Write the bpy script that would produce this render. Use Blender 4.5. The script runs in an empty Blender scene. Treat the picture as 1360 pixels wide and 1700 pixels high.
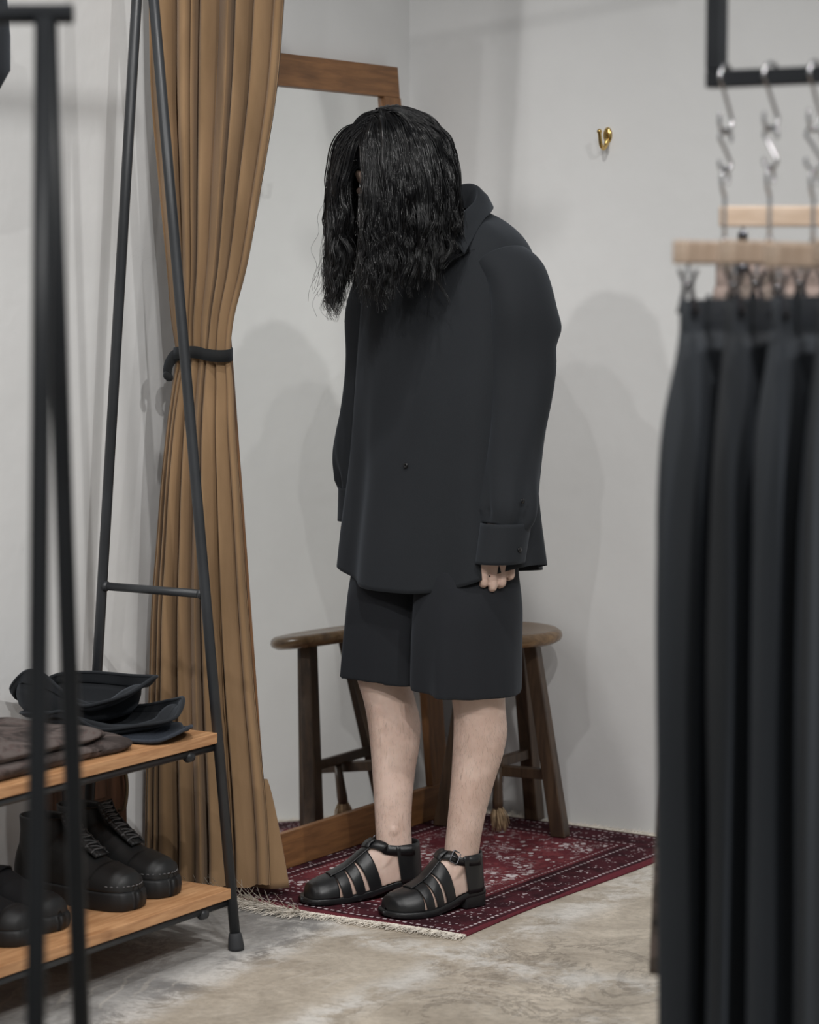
import bpy, math, random
import numpy as np
from mathutils import Vector, Matrix, noise as mnoise

# ------------------------------------------------------------------ camera, world, lights, exposure
sc = bpy.context.scene
col = sc.collection
FPX, CAM_H, PITCH = 4300.0, 1.33, math.atan(400 / 4300.0)
cam_d = bpy.data.cameras.new('camera'); cam = bpy.data.objects.new('camera', cam_d); col.objects.link(cam)
cam_d.sensor_fit = 'HORIZONTAL'; cam_d.sensor_width = 36.0; cam_d.lens = 36.0 * FPX / 1360.0
cam.location = (0, 0, CAM_H); cam.rotation_euler = (math.pi / 2 - PITCH, 0, 0)
cam_d.clip_start = 0.05; cam_d.clip_end = 60
cam_d.dof.use_dof = True; cam_d.dof.focus_distance = 5.35; cam_d.dof.aperture_fstop = cam_d.lens / 1000 / 0.024
sc.camera = cam
sc.view_settings.view_transform = 'Standard'; sc.view_settings.look = 'None'
sc.view_settings.exposure = 0.0; sc.view_settings.gamma = 1.0
try: sc.view_settings.use_curve_mapping = False
except Exception: pass

wd = bpy.data.worlds.new('world'); sc.world = wd; wd.use_nodes = True
bg = wd.node_tree.nodes['Background']; bg.inputs[0].default_value = (0.95, 0.98, 1.0, 1); bg.inputs[1].default_value = 0.27

def spot(name, loc, target, energy, size=0.1, angle=70, blend=0.6, color=(1, 0.97, 0.93)):
    d = bpy.data.lights.new(name, 'SPOT'); d.energy = energy; d.shadow_soft_size = size
    d.spot_size = math.radians(angle); d.spot_blend = blend; d.color = color
    o = bpy.data.objects.new(name, d); col.objects.link(o); o.location = loc
    o.rotation_euler = (Vector(target) - Vector(loc)).to_track_quat('-Z', 'Y').to_euler()
    return o
# track spotlights of the shop, plus an added fill for the clothes rail
NEUTRAL = (1, 0.985, 0.965)
spot('track_spot_key', (-2.35, 1.65, 3.5), (0.15, 5.6, 0.8), 150, 0.055, 50, 0.9, NEUTRAL)
spot('track_spot_curtain', (-1.40, 2.67, 3.5), (0.15, 5.6, 0.8), 48, 0.03, 58, 0.9, NEUTRAL)
spot('track_spot_corner', (-0.15, 3.95, 3.5), (0.15, 5.6, 0.3), 95, 0.06, 76, 0.8, NEUTRAL)
spot('rail_fill_spot', (0.95, 0.7, 3.4), (0.55, 3.4, 0.9), 85, 0.07, 44, 0.9, NEUTRAL)  # added fill, brightens the underlit hangers and trousers; not a shop fixture
spot('track_spot_wall', (0.45, 1.3, 3.4), (-0.75, 5.2, 0.8), 170, 0.022, 52, 0.9, NEUTRAL)
spot('track_spot_aisle', (-0.55, 0.8, 3.4), (-0.95, 4.7, 0.8), 100, 0.022, 52, 0.9, NEUTRAL)
spot('track_spot_right', (1.75, 2.2, 3.5), (0.05, 5.3, 0.2), 165, 0.06, 56, 0.9, NEUTRAL)

# ------------------------------------------------------------------ frames of reference
A = math.radians(32.3)
UX, UY = math.sin(A), math.cos(A)        # u: along the left wall, away from the camera
VX, VY = math.cos(A), -math.sin(A)       # v: out from the left wall, along the right wall
WALL_V, WALL_U = -3.432, 5.43
def W(u, v, z=0.0): return np.array([UX * u + VX * v, UY * u + VY * v, z])
YAW = math.radians(42); PC, PS = math.cos(YAW), math.sin(YAW); PO = np.array([0.06, 5.43, 0.0])
def PW(p):                               # person frame (x his left, y his back, z up) -> world
    p = np.asarray(p, float); q = np.empty_like(p)
    q[..., 0] = PO[0] + p[..., 0] * PC + p[..., 1] * PS
    q[..., 1] = PO[1] - p[..., 0] * PS + p[..., 1] * PC
    q[..., 2] = p[..., 2]
    return q
rng = np.random.default_rng(7); random.seed(7)

# ------------------------------------------------------------------ node helper and materials
class S:
    def __init__(s, nt, sock): s.nt, s.s = nt, sock
    def _m(s, op, o=None, o2=None, clamp=False):
        n = s.nt.nodes.new('ShaderNodeMath'); n.operation = op; n.use_clamp = clamp
        for i, x in enumerate((s, o, o2)):
            if x is None: continue
            if isinstance(x, S): s.nt.links.new(x.s, n.inputs[i])
            else: n.inputs[i].default_value = float(x)
        return S(s.nt, n.outputs[0])
    def __add__(s, o): return s._m('ADD', o)
    def __sub__(s, o): return s._m('SUBTRACT', o)
    def __mul__(s, o): return s._m('MULTIPLY', o)
    __radd__ = __add__; __rmul__ = __mul__
    def __rsub__(s, o): return (s * -1.0) + o
    def abs(s): return s._m('ABSOLUTE')
    def min(s, o): return s._m('MINIMUM', o)
    def max(s, o): return s._m('MAXIMUM', o)
    def gt(s, o): return s._m('GREATER_THAN', o)
    def lt(s, o): return s._m('LESS_THAN', o)
    def frac(s): return s._m('FRACT')
    def sin(s): return s._m('SINE')
    def clamp(s): return s._m('ADD', 0.0, clamp=True)
    def step(s, a, b):                    # smooth ramp 0..1 from a to b
        n = s.nt.nodes.new('ShaderNodeMapRange'); n.interpolation_type = 'SMOOTHSTEP'
        s.nt.links.new(s.s, n.inputs[0]); n.inputs[1].default_value = a; n.inputs[2].default_value = b
        return S(s.nt, n.outputs[0])

class Mat:
    def __init__(m, name, color=(0.5, 0.5, 0.5), rough=0.6, metal=0.0, spec=0.5):
        m.mat = bpy.data.materials.new(name); m.mat.use_nodes = True; m.nt = m.mat.node_tree
        m.b = m.nt.nodes['Principled BSDF']
        m.b.inputs['Base Color'].default_value = (*color, 1); m.b.inputs['Roughness'].default_value = rough
        m.b.inputs['Metallic'].default_value = metal; m.b.inputs['Specular IOR Level'].default_value = spec
    def coord(m, kind='Object', scale=(1, 1, 1), rot=(0, 0, 0)):
        t = m.nt.nodes.new('ShaderNodeTexCoord'); mp = m.nt.nodes.new('ShaderNodeMapping')
        mp.inputs['Scale'].default_value = scale; mp.inputs['Rotation'].default_value = rot
        m.nt.links.new(t.outputs[kind], mp.inputs[0]); return mp.outputs[0]
    def geo(m):
        return m.nt.nodes.new('ShaderNodeNewGeometry').outputs['Position']
    def xyz(m, v):
        n = m.nt.nodes.new('ShaderNodeSeparateXYZ'); m.nt.links.new(v, n.inputs[0])
        return [S(m.nt, o) for o in n.outputs]
    def noise(m, vec, scale=5, detail=4, rough=0.55, dist=0.0):
        n = m.nt.nodes.new('ShaderNodeTexNoise'); m.nt.links.new(vec, n.inputs['Vector'])
        n.inputs['Scale'].default_value = scale; n.inputs['Detail'].default_value = detail
        n.inputs['Roughness'].default_value = rough; n.inputs['Distortion'].default_value = dist
        return S(m.nt, n.outputs['Fac'])
    def voro(m, vec, scale=5, feature='F1', rnd=1.0):
        n = m.nt.nodes.new('ShaderNodeTexVoronoi'); n.feature = feature; m.nt.links.new(vec, n.inputs['Vector'])
        n.inputs['Scale'].default_value = scale; n.inputs['Randomness'].default_value = rnd
        return S(m.nt, n.outputs['Distance'])
    def mix(m, fac, a, b):
        n = m.nt.nodes.new('ShaderNodeMix'); n.data_type = 'RGBA'
        if isinstance(fac, S): m.nt.links.new(fac.s, n.inputs[0])
        else: n.inputs[0].default_value = fac
        for i, x in ((6, a), (7, b)):
            if isinstance(x, tuple): n.inputs[i].default_value = (*x, 1)
            else: m.nt.links.new(x, n.inputs[i])
        return n.outputs[2]
    def color(m, sock): m.nt.links.new(sock, m.b.inputs['Base Color'])
    def roughness(m, s): m.nt.links.new(s.s, m.b.inputs['Roughness'])
    def bump(m, s, strength=0.3, dist=0.002):
        n = m.nt.nodes.new('ShaderNodeBump'); n.inputs['Strength'].default_value = strength
        n.inputs['Distance'].default_value = dist; m.nt.links.new(s.s, n.inputs['Height'])
        m.nt.links.new(n.outputs[0], m.b.inputs['Normal'])

def srgb(r, g, b):
    return tuple((c / 255 / 12.92) if c / 255 <= 0.04045 else ((c / 255 + 0.055) / 1.055) ** 2.4 for c in (r, g, b))

M = {}
def plain(key, color, rough=0.6, metal=0.0, spec=0.5, bump=None, var=None, sheen=None):
    m = Mat(key, color, rough, metal, spec)
    co = m.coord()
    if var:
        sc_, amt = var
        n = m.noise(co, sc_, 4)
        m.color(m.mix(n.step(0.3, 0.7), tuple(c * (1 - amt) for c in color), tuple(min(1, c * (1 + amt)) for c in color)))
    if bump:
        m.bump(m.noise(co, bump[0], 5), bump[1], bump[2])
    if sheen:
        m.b.inputs['Sheen Weight'].default_value = sheen; m.b.inputs['Sheen Roughness'].default_value = 0.4
    M[key] = m.mat
    return m

def make_materials():
    # painted plaster walls with trowel relief, faint scuffs
    m = Mat('white_plaster', (0.72, 0.72, 0.71), 0.75); g = m.geo()
    n1 = m.noise(g, 1.6, 5, 0.6); n2 = m.noise(g, 9, 4)
    c = m.mix(n1.step(0.35, 0.7), (0.69, 0.69, 0.685), (0.74, 0.74, 0.735))
    scuff = m.noise(g, 3.1, 6, 0.6, 0.8)
    line = (1.0 - (scuff - 0.5).abs().step(0.0, 0.003)) * m.noise(g, 1.3, 2).step(0.56, 0.66)
    c = m.mix(line * 0.18, c, (0.45, 0.45, 0.45))
    spots = (1.0 - m.voro(g, 7).step(0.018, 0.03)) * m.noise(g, 2.7, 2).step(0.55, 0.62)
    c = m.mix(spots * 0.25, c, (0.4, 0.4, 0.4))
    m.color(c); m.bump(n1 * 0.8 + n2 * 0.25, 0.35, 0.02); M['wall'] = m.mat

    # worn concrete floor
    m = Mat('worn_concrete', (0.3, 0.28, 0.25), 0.62); g = m.geo()
    x, y, z = m.xyz(g)
    u = x * UX + y * UY; v = x * VX + y * VY
    big = m.noise(g, 1.7, 8, 0.62, 0.4); mid = m.noise(g, 6, 10, 0.72, 0.6); fine = m.noise(g, 60, 8, 0.75)
    # grey slab to the left of a pour line, sandy slab on the other side
    side = (v + 2.915 + (u - 4.2) * 0.08 + (big - 0.5) * 0.16 + (mid - 0.5) * 0.07)
    warm = m.mix(mid.step(0.3, 0.72), srgb(166, 155, 140), srgb(208, 197, 181))
    grey = m.mix(mid.step(0.3, 0.72), srgb(128, 127, 126), srgb(178, 176, 173))
    c = m.mix(side.step(-0.04, 0.05), grey, warm)
    dark = m.noise(g, 4.2, 8, 0.7, 1.2)
    c = m.mix((1.0 - (dark - 0.5).abs().step(0.0, 0.035)) * big.step(0.42, 0.6) * 0.5, c, srgb(96, 88, 78))
    # white lime bloom along the pour line, along the rug edge and in patches
    crisp = m.noise(g, 11, 10, 0.78, 0.5)
    bloom = (1.0 - side.abs().step(0.0, 0.075)) * (crisp * 0.6 + mid * 0.4).step(0.45, 0.53)
    edge = (1.0 - (v + 2.56 + (big - 0.5) * 0.22).abs().step(0.0, 0.095)) * (crisp * 0.5 + mid * 0.5).step(0.43, 0.54)
    front = (1.0 - (u - 4.24 + (big - 0.5) * 0.2).abs().step(0.0, 0.1)) * (crisp * 0.6 + mid * 0.4).step(0.45, 0.55) * v.step(-3.2, -2.95)
    patch = m.noise(g, 2.6, 9, 0.72, 0.9).step(0.60, 0.70)
    c = m.mix((bloom.max(edge).max(front).max(patch * 0.7) * 0.75).clamp(), c, srgb(222, 219, 214))
    # curved trowel scratches
    rr = m.nt.nodes.new('ShaderNodeTexWave'); rr.wave_type = 'RINGS'; rr.rings_direction = 'Z'
    mp = m.nt.nodes.new('ShaderNodeMapping'); mp.inputs['Location'].default_value = (-0.05, -4.6, 0)
    m.nt.links.new(g, mp.inputs[0]); m.nt.links.new(mp.outputs[0], rr.inputs['Vector'])
    rr.inputs['Scale'].default_value = 7; rr.inputs['Distortion'].default_value = 6; rr.inputs['Detail'].default_value = 3
    ws = S(m.nt, rr.outputs['Fac']).step(0.88, 1.0) * m.noise(g, 3.3, 3).step(0.5, 0.62)
    c = m.mix(ws * 0.35, c, srgb(205, 198, 188))
    c = m.mix(fine.step(0.4, 0.7) * 0.30, c, srgb(100, 94, 86)); c = m.mix(m.noise(g, 130, 3).step(0.62, 0.72) * 0.3, c, srgb(190, 184, 176))
    m.color(c); m.bump(mid * 0.6 + fine * 0.5, 0.35, 0.004)
    m.roughness(mid * 0.3 + 0.42); M['floor'] = m.mat

    # red rug with borders, dot rows and sprigs (pile side)
    m = Mat('red_rug_pile', (0.2, 0.03, 0.05), 0.95, spec=0.1); co = m.coord(); x, y, z = m.xyz(co)
    HX, HY = 0.36, 0.515
    dx = x.abs() * -1.0 + HX; dy = y.abs() * -1.0 + HY
    d = dx.min(dy); along = dx.lt(dy); t = along * y + (1.0 - along) * x
    fuzz = m.noise(co, 130, 3); blot = m.noise(co, 14, 5, 0.6, 0.5)
    deep = srgb(76, 36, 43); red = srgb(106, 49, 56); bright = srgb(132, 66, 71); black = srgb(44, 24, 30); white = srgb(214, 200, 204)
    fieldc = m.mix(blot.step(0.42, 0.6), red, bright)
    rad = (x * x * 3.4 + y * y * 1.6)
    fieldc = m.mix(((rad + (blot - 0.5) * 0.5).step(0.22, 0.34)) * 0.75, fieldc, deep)
    fl = m.noise(co, 26, 4, 0.6, 1.5)
    fieldc = m.mix((1.0 - (fl - 0.5).abs().step(0.0, 0.03)) * blot.step(0.4, 0.6) * 0.85, fieldc, black)
    c = m.mix(d.lt(0.13), fieldc, m.mix(blot.step(0.4, 0.6), deep, srgb(54, 27, 33)))
    # sprigs: thin curling stems and leaf flecks
    st = m.noise(co, 17, 3, 0.55, 1.8)
    stem = (1.0 - (st - 0.5).abs().step(0.006, 0.016)) * m.noise(co, 8, 2).step(0.44, 0.52)
    leaf = (1.0 - m.voro(m.coord(scale=(1.0, 0.75, 1)), 52).step(0.28, 0.38)) * m.noise(co, 17, 3, 0.6, 0.6).step(0.47, 0.53)
    c = m.mix((stem.max(leaf)) * d.gt(0.155) * 0.95, c, srgb(228, 218, 220))
    # lozenge at the middle
    loz = (x.abs() * 1.0 + y.abs() * 0.6)
    c = m.mix((1.0 - (loz - 0.05).abs().step(0.003, 0.007)) * 0.8, c, white)
    # border rosettes and rows of dots
    ph = ((t * (1 / 0.064)).frac() - 0.5).abs() * 0.064; dd = (d - 0.07).abs()
    ros = (ph * ph + dd * dd)._m('SQRT')
    fleck = (1.0 - m.voro(co, 105).step(0.26, 0.36)) * (m.noise(co, 34, 3, 0.6, 0.5) + (1.0 - ros.step(0.006, 0.022)) * 0.16).step(0.55, 0.60)
    c = m.mix(fleck * (1.0 - dd.step(0.030, 0.034)) * 0.8, c, white)
    dots = None
    for dc, sp, w in ((0.026, 0.0165, 0.0036), (0.112, 0.0165, 0.0034), (0.140, 0.014, 0.0024)):
        mk_ = (1.0 - (d - dc).abs().step(w * 0.7, w)) * (((t * (1 / sp)).frac() - 0.5).abs()).lt(0.27)
        dots = mk_ if dots is None else dots.max(mk_)
    c = m.mix(dots * 0.8, c, white)
    c = m.mix(d.lt(0.013), c, srgb(102, 46, 54))
    c = m.mix(fuzz.step(0.3, 0.75) * 0.22, c, black)
    m.color(c); m.bump(fuzz, 0.6, 0.004); M['rug'] = m.mat

    def wood(key, c1, c2, axis=0, rough=0.45, scale=6, dark=None):
        m = Mat(key, c1, rough)
        s_ = [14, 14, 14]; s_[axis] = 1.2
        co = m.coord(scale=tuple(s_)); n = m.noise(co, scale, 6, 0.6, 0.6); f = m.noise(co, scale * 7, 3)
        c = m.mix(n.step(0.3, 0.72), c1, c2)
        if dark:
            b = m.noise(m.coord(), 9, 4, 0.6); c = m.mix(b.step(0.56, 0.72) * 0.6, c, dark)
        m.color(c); m.bump(n * 0.5 + f * 0.4, 0.2, 0.001); M[key] = m.mat
    wood('mirror_wood_x', srgb(110, 74, 42), srgb(142, 98, 58), 0, 0.4)
    wood('mirror_wood_z', srgb(110, 74, 42), srgb(142, 98, 58), 2, 0.4)
    wood('shelf_wood', srgb(176, 118, 72), srgb(208, 150, 98), 1, 0.45, 5, srgb(120, 76, 48))
    wood('stool_wood', srgb(58, 44, 34), srgb(88, 69, 52), 2, 0.4, 5, srgb(52, 40, 32))
    wood('stool_seat_wood', srgb(100, 78, 54), srgb(134, 106, 76), 0, 0.25, 4)
    wood('cabinet_wood', srgb(62, 40, 28), srgb(86, 57, 40), 2, 0.5, 5)
    wood('hanger_wood', srgb(208, 182, 158), srgb(230, 206, 184), 0, 0.45, 5)

    m = Mat('mirror_glass', (0.93, 0.94, 0.93), 0.015, 1.0); M['mirror'] = m.mat
    # brown curtain canvas
    m = Mat('brown_curtain_canvas', srgb(138, 109, 79), 0.9, spec=0.15); co = m.coord()
    n = m.noise(m.coord(scale=(1, 1, 0.25)), 9, 5); f = m.noise(co, 420, 2)
    m.color(m.mix(n.step(0.3, 0.7), srgb(124, 99, 72), srgb(148, 120, 90))); m.bump(f, 0.25, 0.001)
    m.b.inputs['Sheen Weight'].default_value = 0.15; M['curtain'] = m.mat
    plain('black_iron', (0.022, 0.024, 0.027), 0.42, 0.0, 0.5, (60, 0.15, 0.001), (5, 0.25))
    plain('black_rubber', (0.03, 0.031, 0.034), 0.7, 0.0, 0.35, (90, 0.2, 0.001))
    plain('brass', (0.62, 0.43, 0.16), 0.16, 1.0)
    plain('brass_old', (0.14, 0.10, 0.06), 0.4, 0.8)
    plain('steel', (0.62, 0.62, 0.64), 0.22, 1.0)
    plain('dark_steel', (0.16, 0.16, 0.18), 0.35, 1.0)
    plain('fringe_yarn', srgb(226, 219, 208), 0.95, 0, 0.1, None, (40, 0.12))
    plain('tassel_yarn', srgb(176, 152, 122), 0.95, 0, 0.1, None, (60, 0.25))
    def cloth(key, c, w=700, sheen=0.12, rough=0.85, var=0.1):
        m = Mat(key, c, rough, 0, 0.25); co = m.coord()
        n = m.noise(co, 3, 3); f = m.noise(co, w, 2)
        m.color(m.mix((n * 0.5 + f * 0.5).step(0.35, 0.65), tuple(a * (1 - var) for a in c), tuple(a * (1 + var) for a in c)))
        m.bump(f, 0.15, 0.0008); m.b.inputs['Sheen Weight'].default_value = sheen
        m.b.inputs['Sheen Roughness'].default_value = 0.5; m.b.inputs['Sheen Tint'].default_value = (0.75, 0.85, 1, 1)
        M[key] = m.mat
    cloth('shirt_cloth', (0.0138, 0.0156, 0.0185), 650, 0.10)
    cloth('shorts_cloth', (0.0118, 0.0130, 0.0160), 650, 0.08)
    cloth('trouser_cloth_navy', (0.070, 0.075, 0.082), 500, 0.25)
    cloth('trouser_cloth_black', (0.055, 0.057, 0.060), 500, 0.25)
    cloth('hat_cloth', (0.013, 0.0145, 0.017), 500, 0.10)
    cloth('hat_denim', (0.02, 0.024, 0.032), 420, 0.15, 0.85, 0.5)
    cloth('strap_cloth', (0.012, 0.0125, 0.013), 500, 0.1)
    m = Mat('camo_cloth', srgb(150, 135, 128), 0.9, 0, 0.2); co = m.coord()
    n = m.noise(co, 24, 4, 0.6, 0.7); n2 = m.noise(co, 38, 3, 0.5, 0.4)
    c = m.mix(n.step(0.47, 0.53), srgb(166, 148, 140), srgb(128, 116, 108))
    m.color(m.mix(n2.step(0.58, 0.62), c, srgb(92, 86, 80))); M['camo'] = m.mat
    m = Mat('folded_marbled_cloth', srgb(84, 76, 72), 0.9, 0, 0.2); co = m.coord()
    n = m.noise(co, 11, 4, 0.6, 2.2); n2 = m.noise(co, 600, 2)
    c = m.mix(n.step(0.35, 0.62), srgb(58, 51, 49), srgb(96, 87, 84)); m.color(m.mix((n - 0.52).abs().step(0.03, 0.0) * 0.5, c, srgb(90, 70, 66)))
    m.bump(n + n2 * 0.1, 0.3, 0.004); M['marbled'] = m.mat
    # leather
    m = Mat('black_leather', (0.010, 0.0105, 0.0115), 0.33, 0, 0.5); co = m.coord()
    vv = m.voro(co, 900); m.bump(vv, 0.25, 0.0006); m.roughness(m.noise(co, 40, 3) * 0.2 + 0.24); M['leather'] = m.mat
    m = Mat('matte_boot_leather', (0.011, 0.0115, 0.012), 0.5, 0, 0.45); co = m.coord()
    m.bump(m.voro(co, 700), 0.2, 0.0006); M['boot'] = m.mat
    plain('boot_rubber', (0.011, 0.0115, 0.0125), 0.55, 0, 0.4, (30, 0.2, 0.001))
    plain('boot_lace', (0.06, 0.06, 0.062), 0.45, 0, 0.5)
    plain('shoe_mesh', (0.009, 0.0095, 0.011), 0.8, 0, 0.3, (300, 0.3, 0.001))
    plain('thread_grey', (0.14, 0.14, 0.145), 0.7)
    # skin
    m = Mat('skin', srgb(206, 172, 154), 0.5, 0, 0.4); co = m.coord()
    n = m.noise(co, 14, 5, 0.6); f = m.noise(co, 260, 3)
    m.color(m.mix(n.step(0.3, 0.72), srgb(196, 168, 154), srgb(216, 191, 178)))
    m.b.inputs['Subsurface Weight'].default_value = 0.12; m.b.inputs['Subsurface Radius'].default_value = (0.008, 0.003, 0.0015)
    m.bump(f, 0.12, 0.001); M['skin'] = m.mat
    m = Mat('black_hair', (0.0035, 0.0035, 0.0042), 0.27, 0, 0.5); M['hair'] = m.mat
    plain('body_hair', (0.035, 0.026, 0.02), 0.6)
    plain('button_horn', (0.008, 0.008, 0.009), 0.2)
make_materials()

# ------------------------------------------------------------------ mesh helpers
def root_of(o):
    p = np.zeros(3)
    while o is not None:
        p += np.array(o.location); o = o.parent
    return p
def mk(name, V, F, mat, parent=None, smooth=True, origin=None):
    V = np.asarray(V, float)
    o = bpy.data.objects.new(name, None) if False else None
    me = bpy.data.meshes.new(name)
    if parent is not None: off = root_of(parent)
    elif origin is not None: off = np.asarray(origin, float)
    else:
        off = np.array([(V[:, 0].min() + V[:, 0].max()) / 2, (V[:, 1].min() + V[:, 1].max()) / 2, V[:, 2].min()])
    me.from_pydata((V - off).tolist(), [], F.tolist() if isinstance(F, np.ndarray) else F)
    me.materials.append(M[mat]); me.update()
    if smooth: me.polygons.foreach_set('use_smooth', [True] * len(me.polygons))
    ob = bpy.data.objects.new(name, me); col.objects.link(ob)
    if parent is not None: ob.parent = parent
    else: ob.location = off
    return ob
def empty(name, loc, label, cat, group=None):
    o = bpy.data.objects.new(name, None); col.objects.link(o); o.location = loc
    o.empty_display_size = 0.1
    return tag(o, label, cat, group)
def tag(o, label, cat, group=None, kind=None):
    o['label'] = label; o['category'] = cat
    if group: o['group'] = group
    if kind: o['kind'] = kind
    return o
class MB:
    def __init__(s): s.v, s.f, s.n = [], [], 0
    def add(s, V, F):
        V = np.asarray(V, float); s.v.append(V)
        s.f += [tuple(i + s.n for i in f) for f in F]; s.n += len(V); return s
    def done(s): return np.concatenate(s.v), s.f
def grid_faces(nr, nc, closed):
    F = []
    cc = nc if closed else nc - 1
    for i in range(nr - 1):
        for j in range(cc):
            j2 = (j + 1) % nc
            F.append((i * nc + j, i * nc + j2, (i + 1) * nc + j2, (i + 1) * nc + j))
    return F
def loft(rings, closed=True, caps=True):
    R = np.asarray(rings, float); nr, nc = R.shape[:2]; F = grid_faces(nr, nc, closed)
    if caps and closed:
        F.append(tuple(range(nc - 1, -1, -1))); F.append(tuple((nr - 1) * nc + j for j in range(nc)))
    return R.reshape(-1, 3), F
def frames(P):
    P = np.asarray(P, float); n = len(P); T = np.gradient(P, axis=0); T /= np.linalg.norm(T, axis=1)[:, None] + 1e-12
    a = np.array([0, 0, 1.0]) if abs(T[0][2]) < 0.9 else np.array([1.0, 0, 0])
    N = np.zeros_like(P); N[0] = np.cross(T[0], a); N[0] /= np.linalg.norm(N[0])
    for i in range(1, n):
        q = N[i - 1] - T[i] * np.dot(N[i - 1], T[i]); N[i] = q / (np.linalg.norm(q) + 1e-12)
    return T, N, np.cross(T, N)
def tube(P, r, k=10, caps=True):
    P = np.asarray(P, float); r = np.broadcast_to(np.asarray(r, float), (len(P),))
    T, N, B = frames(P); t = np.arange(k) * 2 * math.pi / k
    R = P[:, None] + r[:, None, None] * (np.cos(t)[None, :, None] * N[:, None] + np.sin(t)[None, :, None] * B[:, None])
    return loft(R, True, caps)
def ribbon(P, Nrm, w, th):
    """flat band of width w along P, Nrm the outward normals; rectangular section"""
    P = np.asarray(P, float); Nrm = np.asarray(Nrm, float)
    T = np.gradient(P, axis=0); T /= np.linalg.norm(T, axis=1)[:, None]
    S_ = np.cross(T, Nrm); S_ /= np.linalg.norm(S_, axis=1)[:, None]
    w = np.broadcast_to(np.asarray(w, float), (len(P),))[:, None] / 2; h = th / 2
    R = np.stack([P + S_ * w + Nrm * h, P - S_ * w + Nrm * h, P - S_ * w - Nrm * h, P + S_ * w - Nrm * h], 1)
    return loft(R)
def smooth_path(P, n=40, closed=False):
    P = np.asarray(P, float)
    if closed: P = np.vstack([P[-1], P, P[0], P[1]])
    else: P = np.vstack([2 * P[0] - P[1], P, 2 * P[-1] - P[-2]])
    segs = len(P) - 3; out = []
    tt = np.linspace(0, segs, n, endpoint=not closed)
    for t in tt:
        i = min(int(t), segs - 1); f = t - i
        p0, p1, p2, p3 = P[i:i + 4]
        out.append(0.5 * (2 * p1 + (p2 - p0) * f + (2 * p0 - 5 * p1 + 4 * p2 - p3) * f * f + (3 * p1 - p0 - 3 * p2 + p3) * f ** 3))
    return np.array(out)
def interp(tab, z):
    """rows (key, a, b, ...) -> smooth interpolated values at z (monotone key)"""
    tab = np.asarray(sorted(tab), float); k = tab[:, 0]; out = []
    for c in range(1, tab.shape[1]):
        y = tab[:, c]; d = np.gradient(y, k)
        i = np.clip(np.searchsorted(k, z) - 1, 0, len(k) - 2); h = k[i + 1] - k[i]; t = np.clip((z - k[i]) / h, 0, 1)
        h00 = 2 * t ** 3 - 3 * t ** 2 + 1; h10 = t ** 3 - 2 * t ** 2 + t; h01 = -2 * t ** 3 + 3 * t ** 2; h11 = t ** 3 - t ** 2
        out.append(h00 * y[i] + h10 * h * d[i] + h01 * y[i + 1] + h11 * h * d[i + 1])
    return out
def box_between(corners8): return corners8, [(0, 3, 2, 1), (4, 5, 6, 7), (0, 1, 5, 4), (1, 2, 6, 5), (2, 3, 7, 6), (3, 0, 4, 7)]
def obox(c, ax, ay, az, hx, hy, hz):
    """box with centre c, unit axes and half sizes"""
    c, ax, ay, az = (np.asarray(q, float) for q in (c, ax, ay, az))
    P = [c + sx * hx * ax + sy * hy * ay + sz * hz * az for sz in (-1, 1) for sx, sy in ((-1, -1), (1, -1), (1, 1), (-1, 1))]
    return box_between(np.array(P))
def bevel(ob, w=0.002, seg=2):
    m = ob.modifiers.new('soft_edges', 'BEVEL'); m.width = w; m.segments = seg; m.limit_method = 'ANGLE'; m.angle_limit = math.radians(35)
    return ob
U3, V3, Z3 = W(1, 0), W(0, 1), np.array([0, 0, 1.0])
def bar_prism(p0, p1, up, hw, hh):
    p0, p1, up = (np.asarray(q, float) for q in (p0, p1, up)); d = p1 - p0; L = np.linalg.norm(d); d = d / L
    s_ = np.cross(d, up); s_ /= np.linalg.norm(s_); up = np.cross(s_, d)
    return obox((p0 + p1) / 2, d, s_, up, L / 2, hw, hh)
def remesh(mb, voxel, smooth=2, name='tmp'):
    V, F = mb.done(); me = bpy.data.meshes.new(name); me.from_pydata(V.tolist(), [], F)
    ob = bpy.data.objects.new(name, me); col.objects.link(ob)
    r = ob.modifiers.new('r', 'REMESH'); r.mode = 'VOXEL'; r.voxel_size = voxel
    if smooth:
        s_ = ob.modifiers.new('s', 'SMOOTH'); s_.factor = 0.5; s_.iterations = smooth
    dg = bpy.context.evaluated_depsgraph_get(); ev = ob.evaluated_get(dg); em = ev.to_mesh()
    n = len(em.vertices); VV = np.empty(n * 3); em.vertices.foreach_get('co', VV); VV = VV.reshape(-1, 3)
    FF = [tuple(p.vertices) for p in em.polygons]
    ev.to_mesh_clear(); bpy.data.objects.remove(ob); bpy.data.meshes.remove(me)
    return VV, FF

# ------------------------------------------------------------------ the setting
def structure():
    def slab(name, P, mat):
        o = mk(name, *box_between(np.array(P)), mat, smooth=False); o['kind'] = 'structure'; return o
    o = slab('floor', [(-6, -1, -0.1), (6, -1, -0.1), (6, 9, -0.1), (-6, 9, -0.1), (-6, -1, 0), (6, -1, 0), (6, 9, 0), (-6, 9, 0)], 'floor')
    tag(o, 'worn grey and sandy concrete floor with white bloom', 'floor')
    t = 0.12
    def wall(name, a, b, n, label):
        a, b, n = W(*a), W(*b), np.asarray(n)
        P = [a, b, b + n * t, a + n * t] + [q + Z3 * 3.3 for q in (a, b, b + n * t, a + n * t)]
        tag(slab(name, P, 'wall'), label, 'wall')
    wall('wall_left', (-0.5, WALL_V), (WALL_U + t, WALL_V), -V3, 'white plaster wall behind the curtain and shelf rack')
    wall('wall_right', (WALL_U, WALL_V), (WALL_U, 0.6), U3, 'white plaster wall with the brass hook')
structure()

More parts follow.
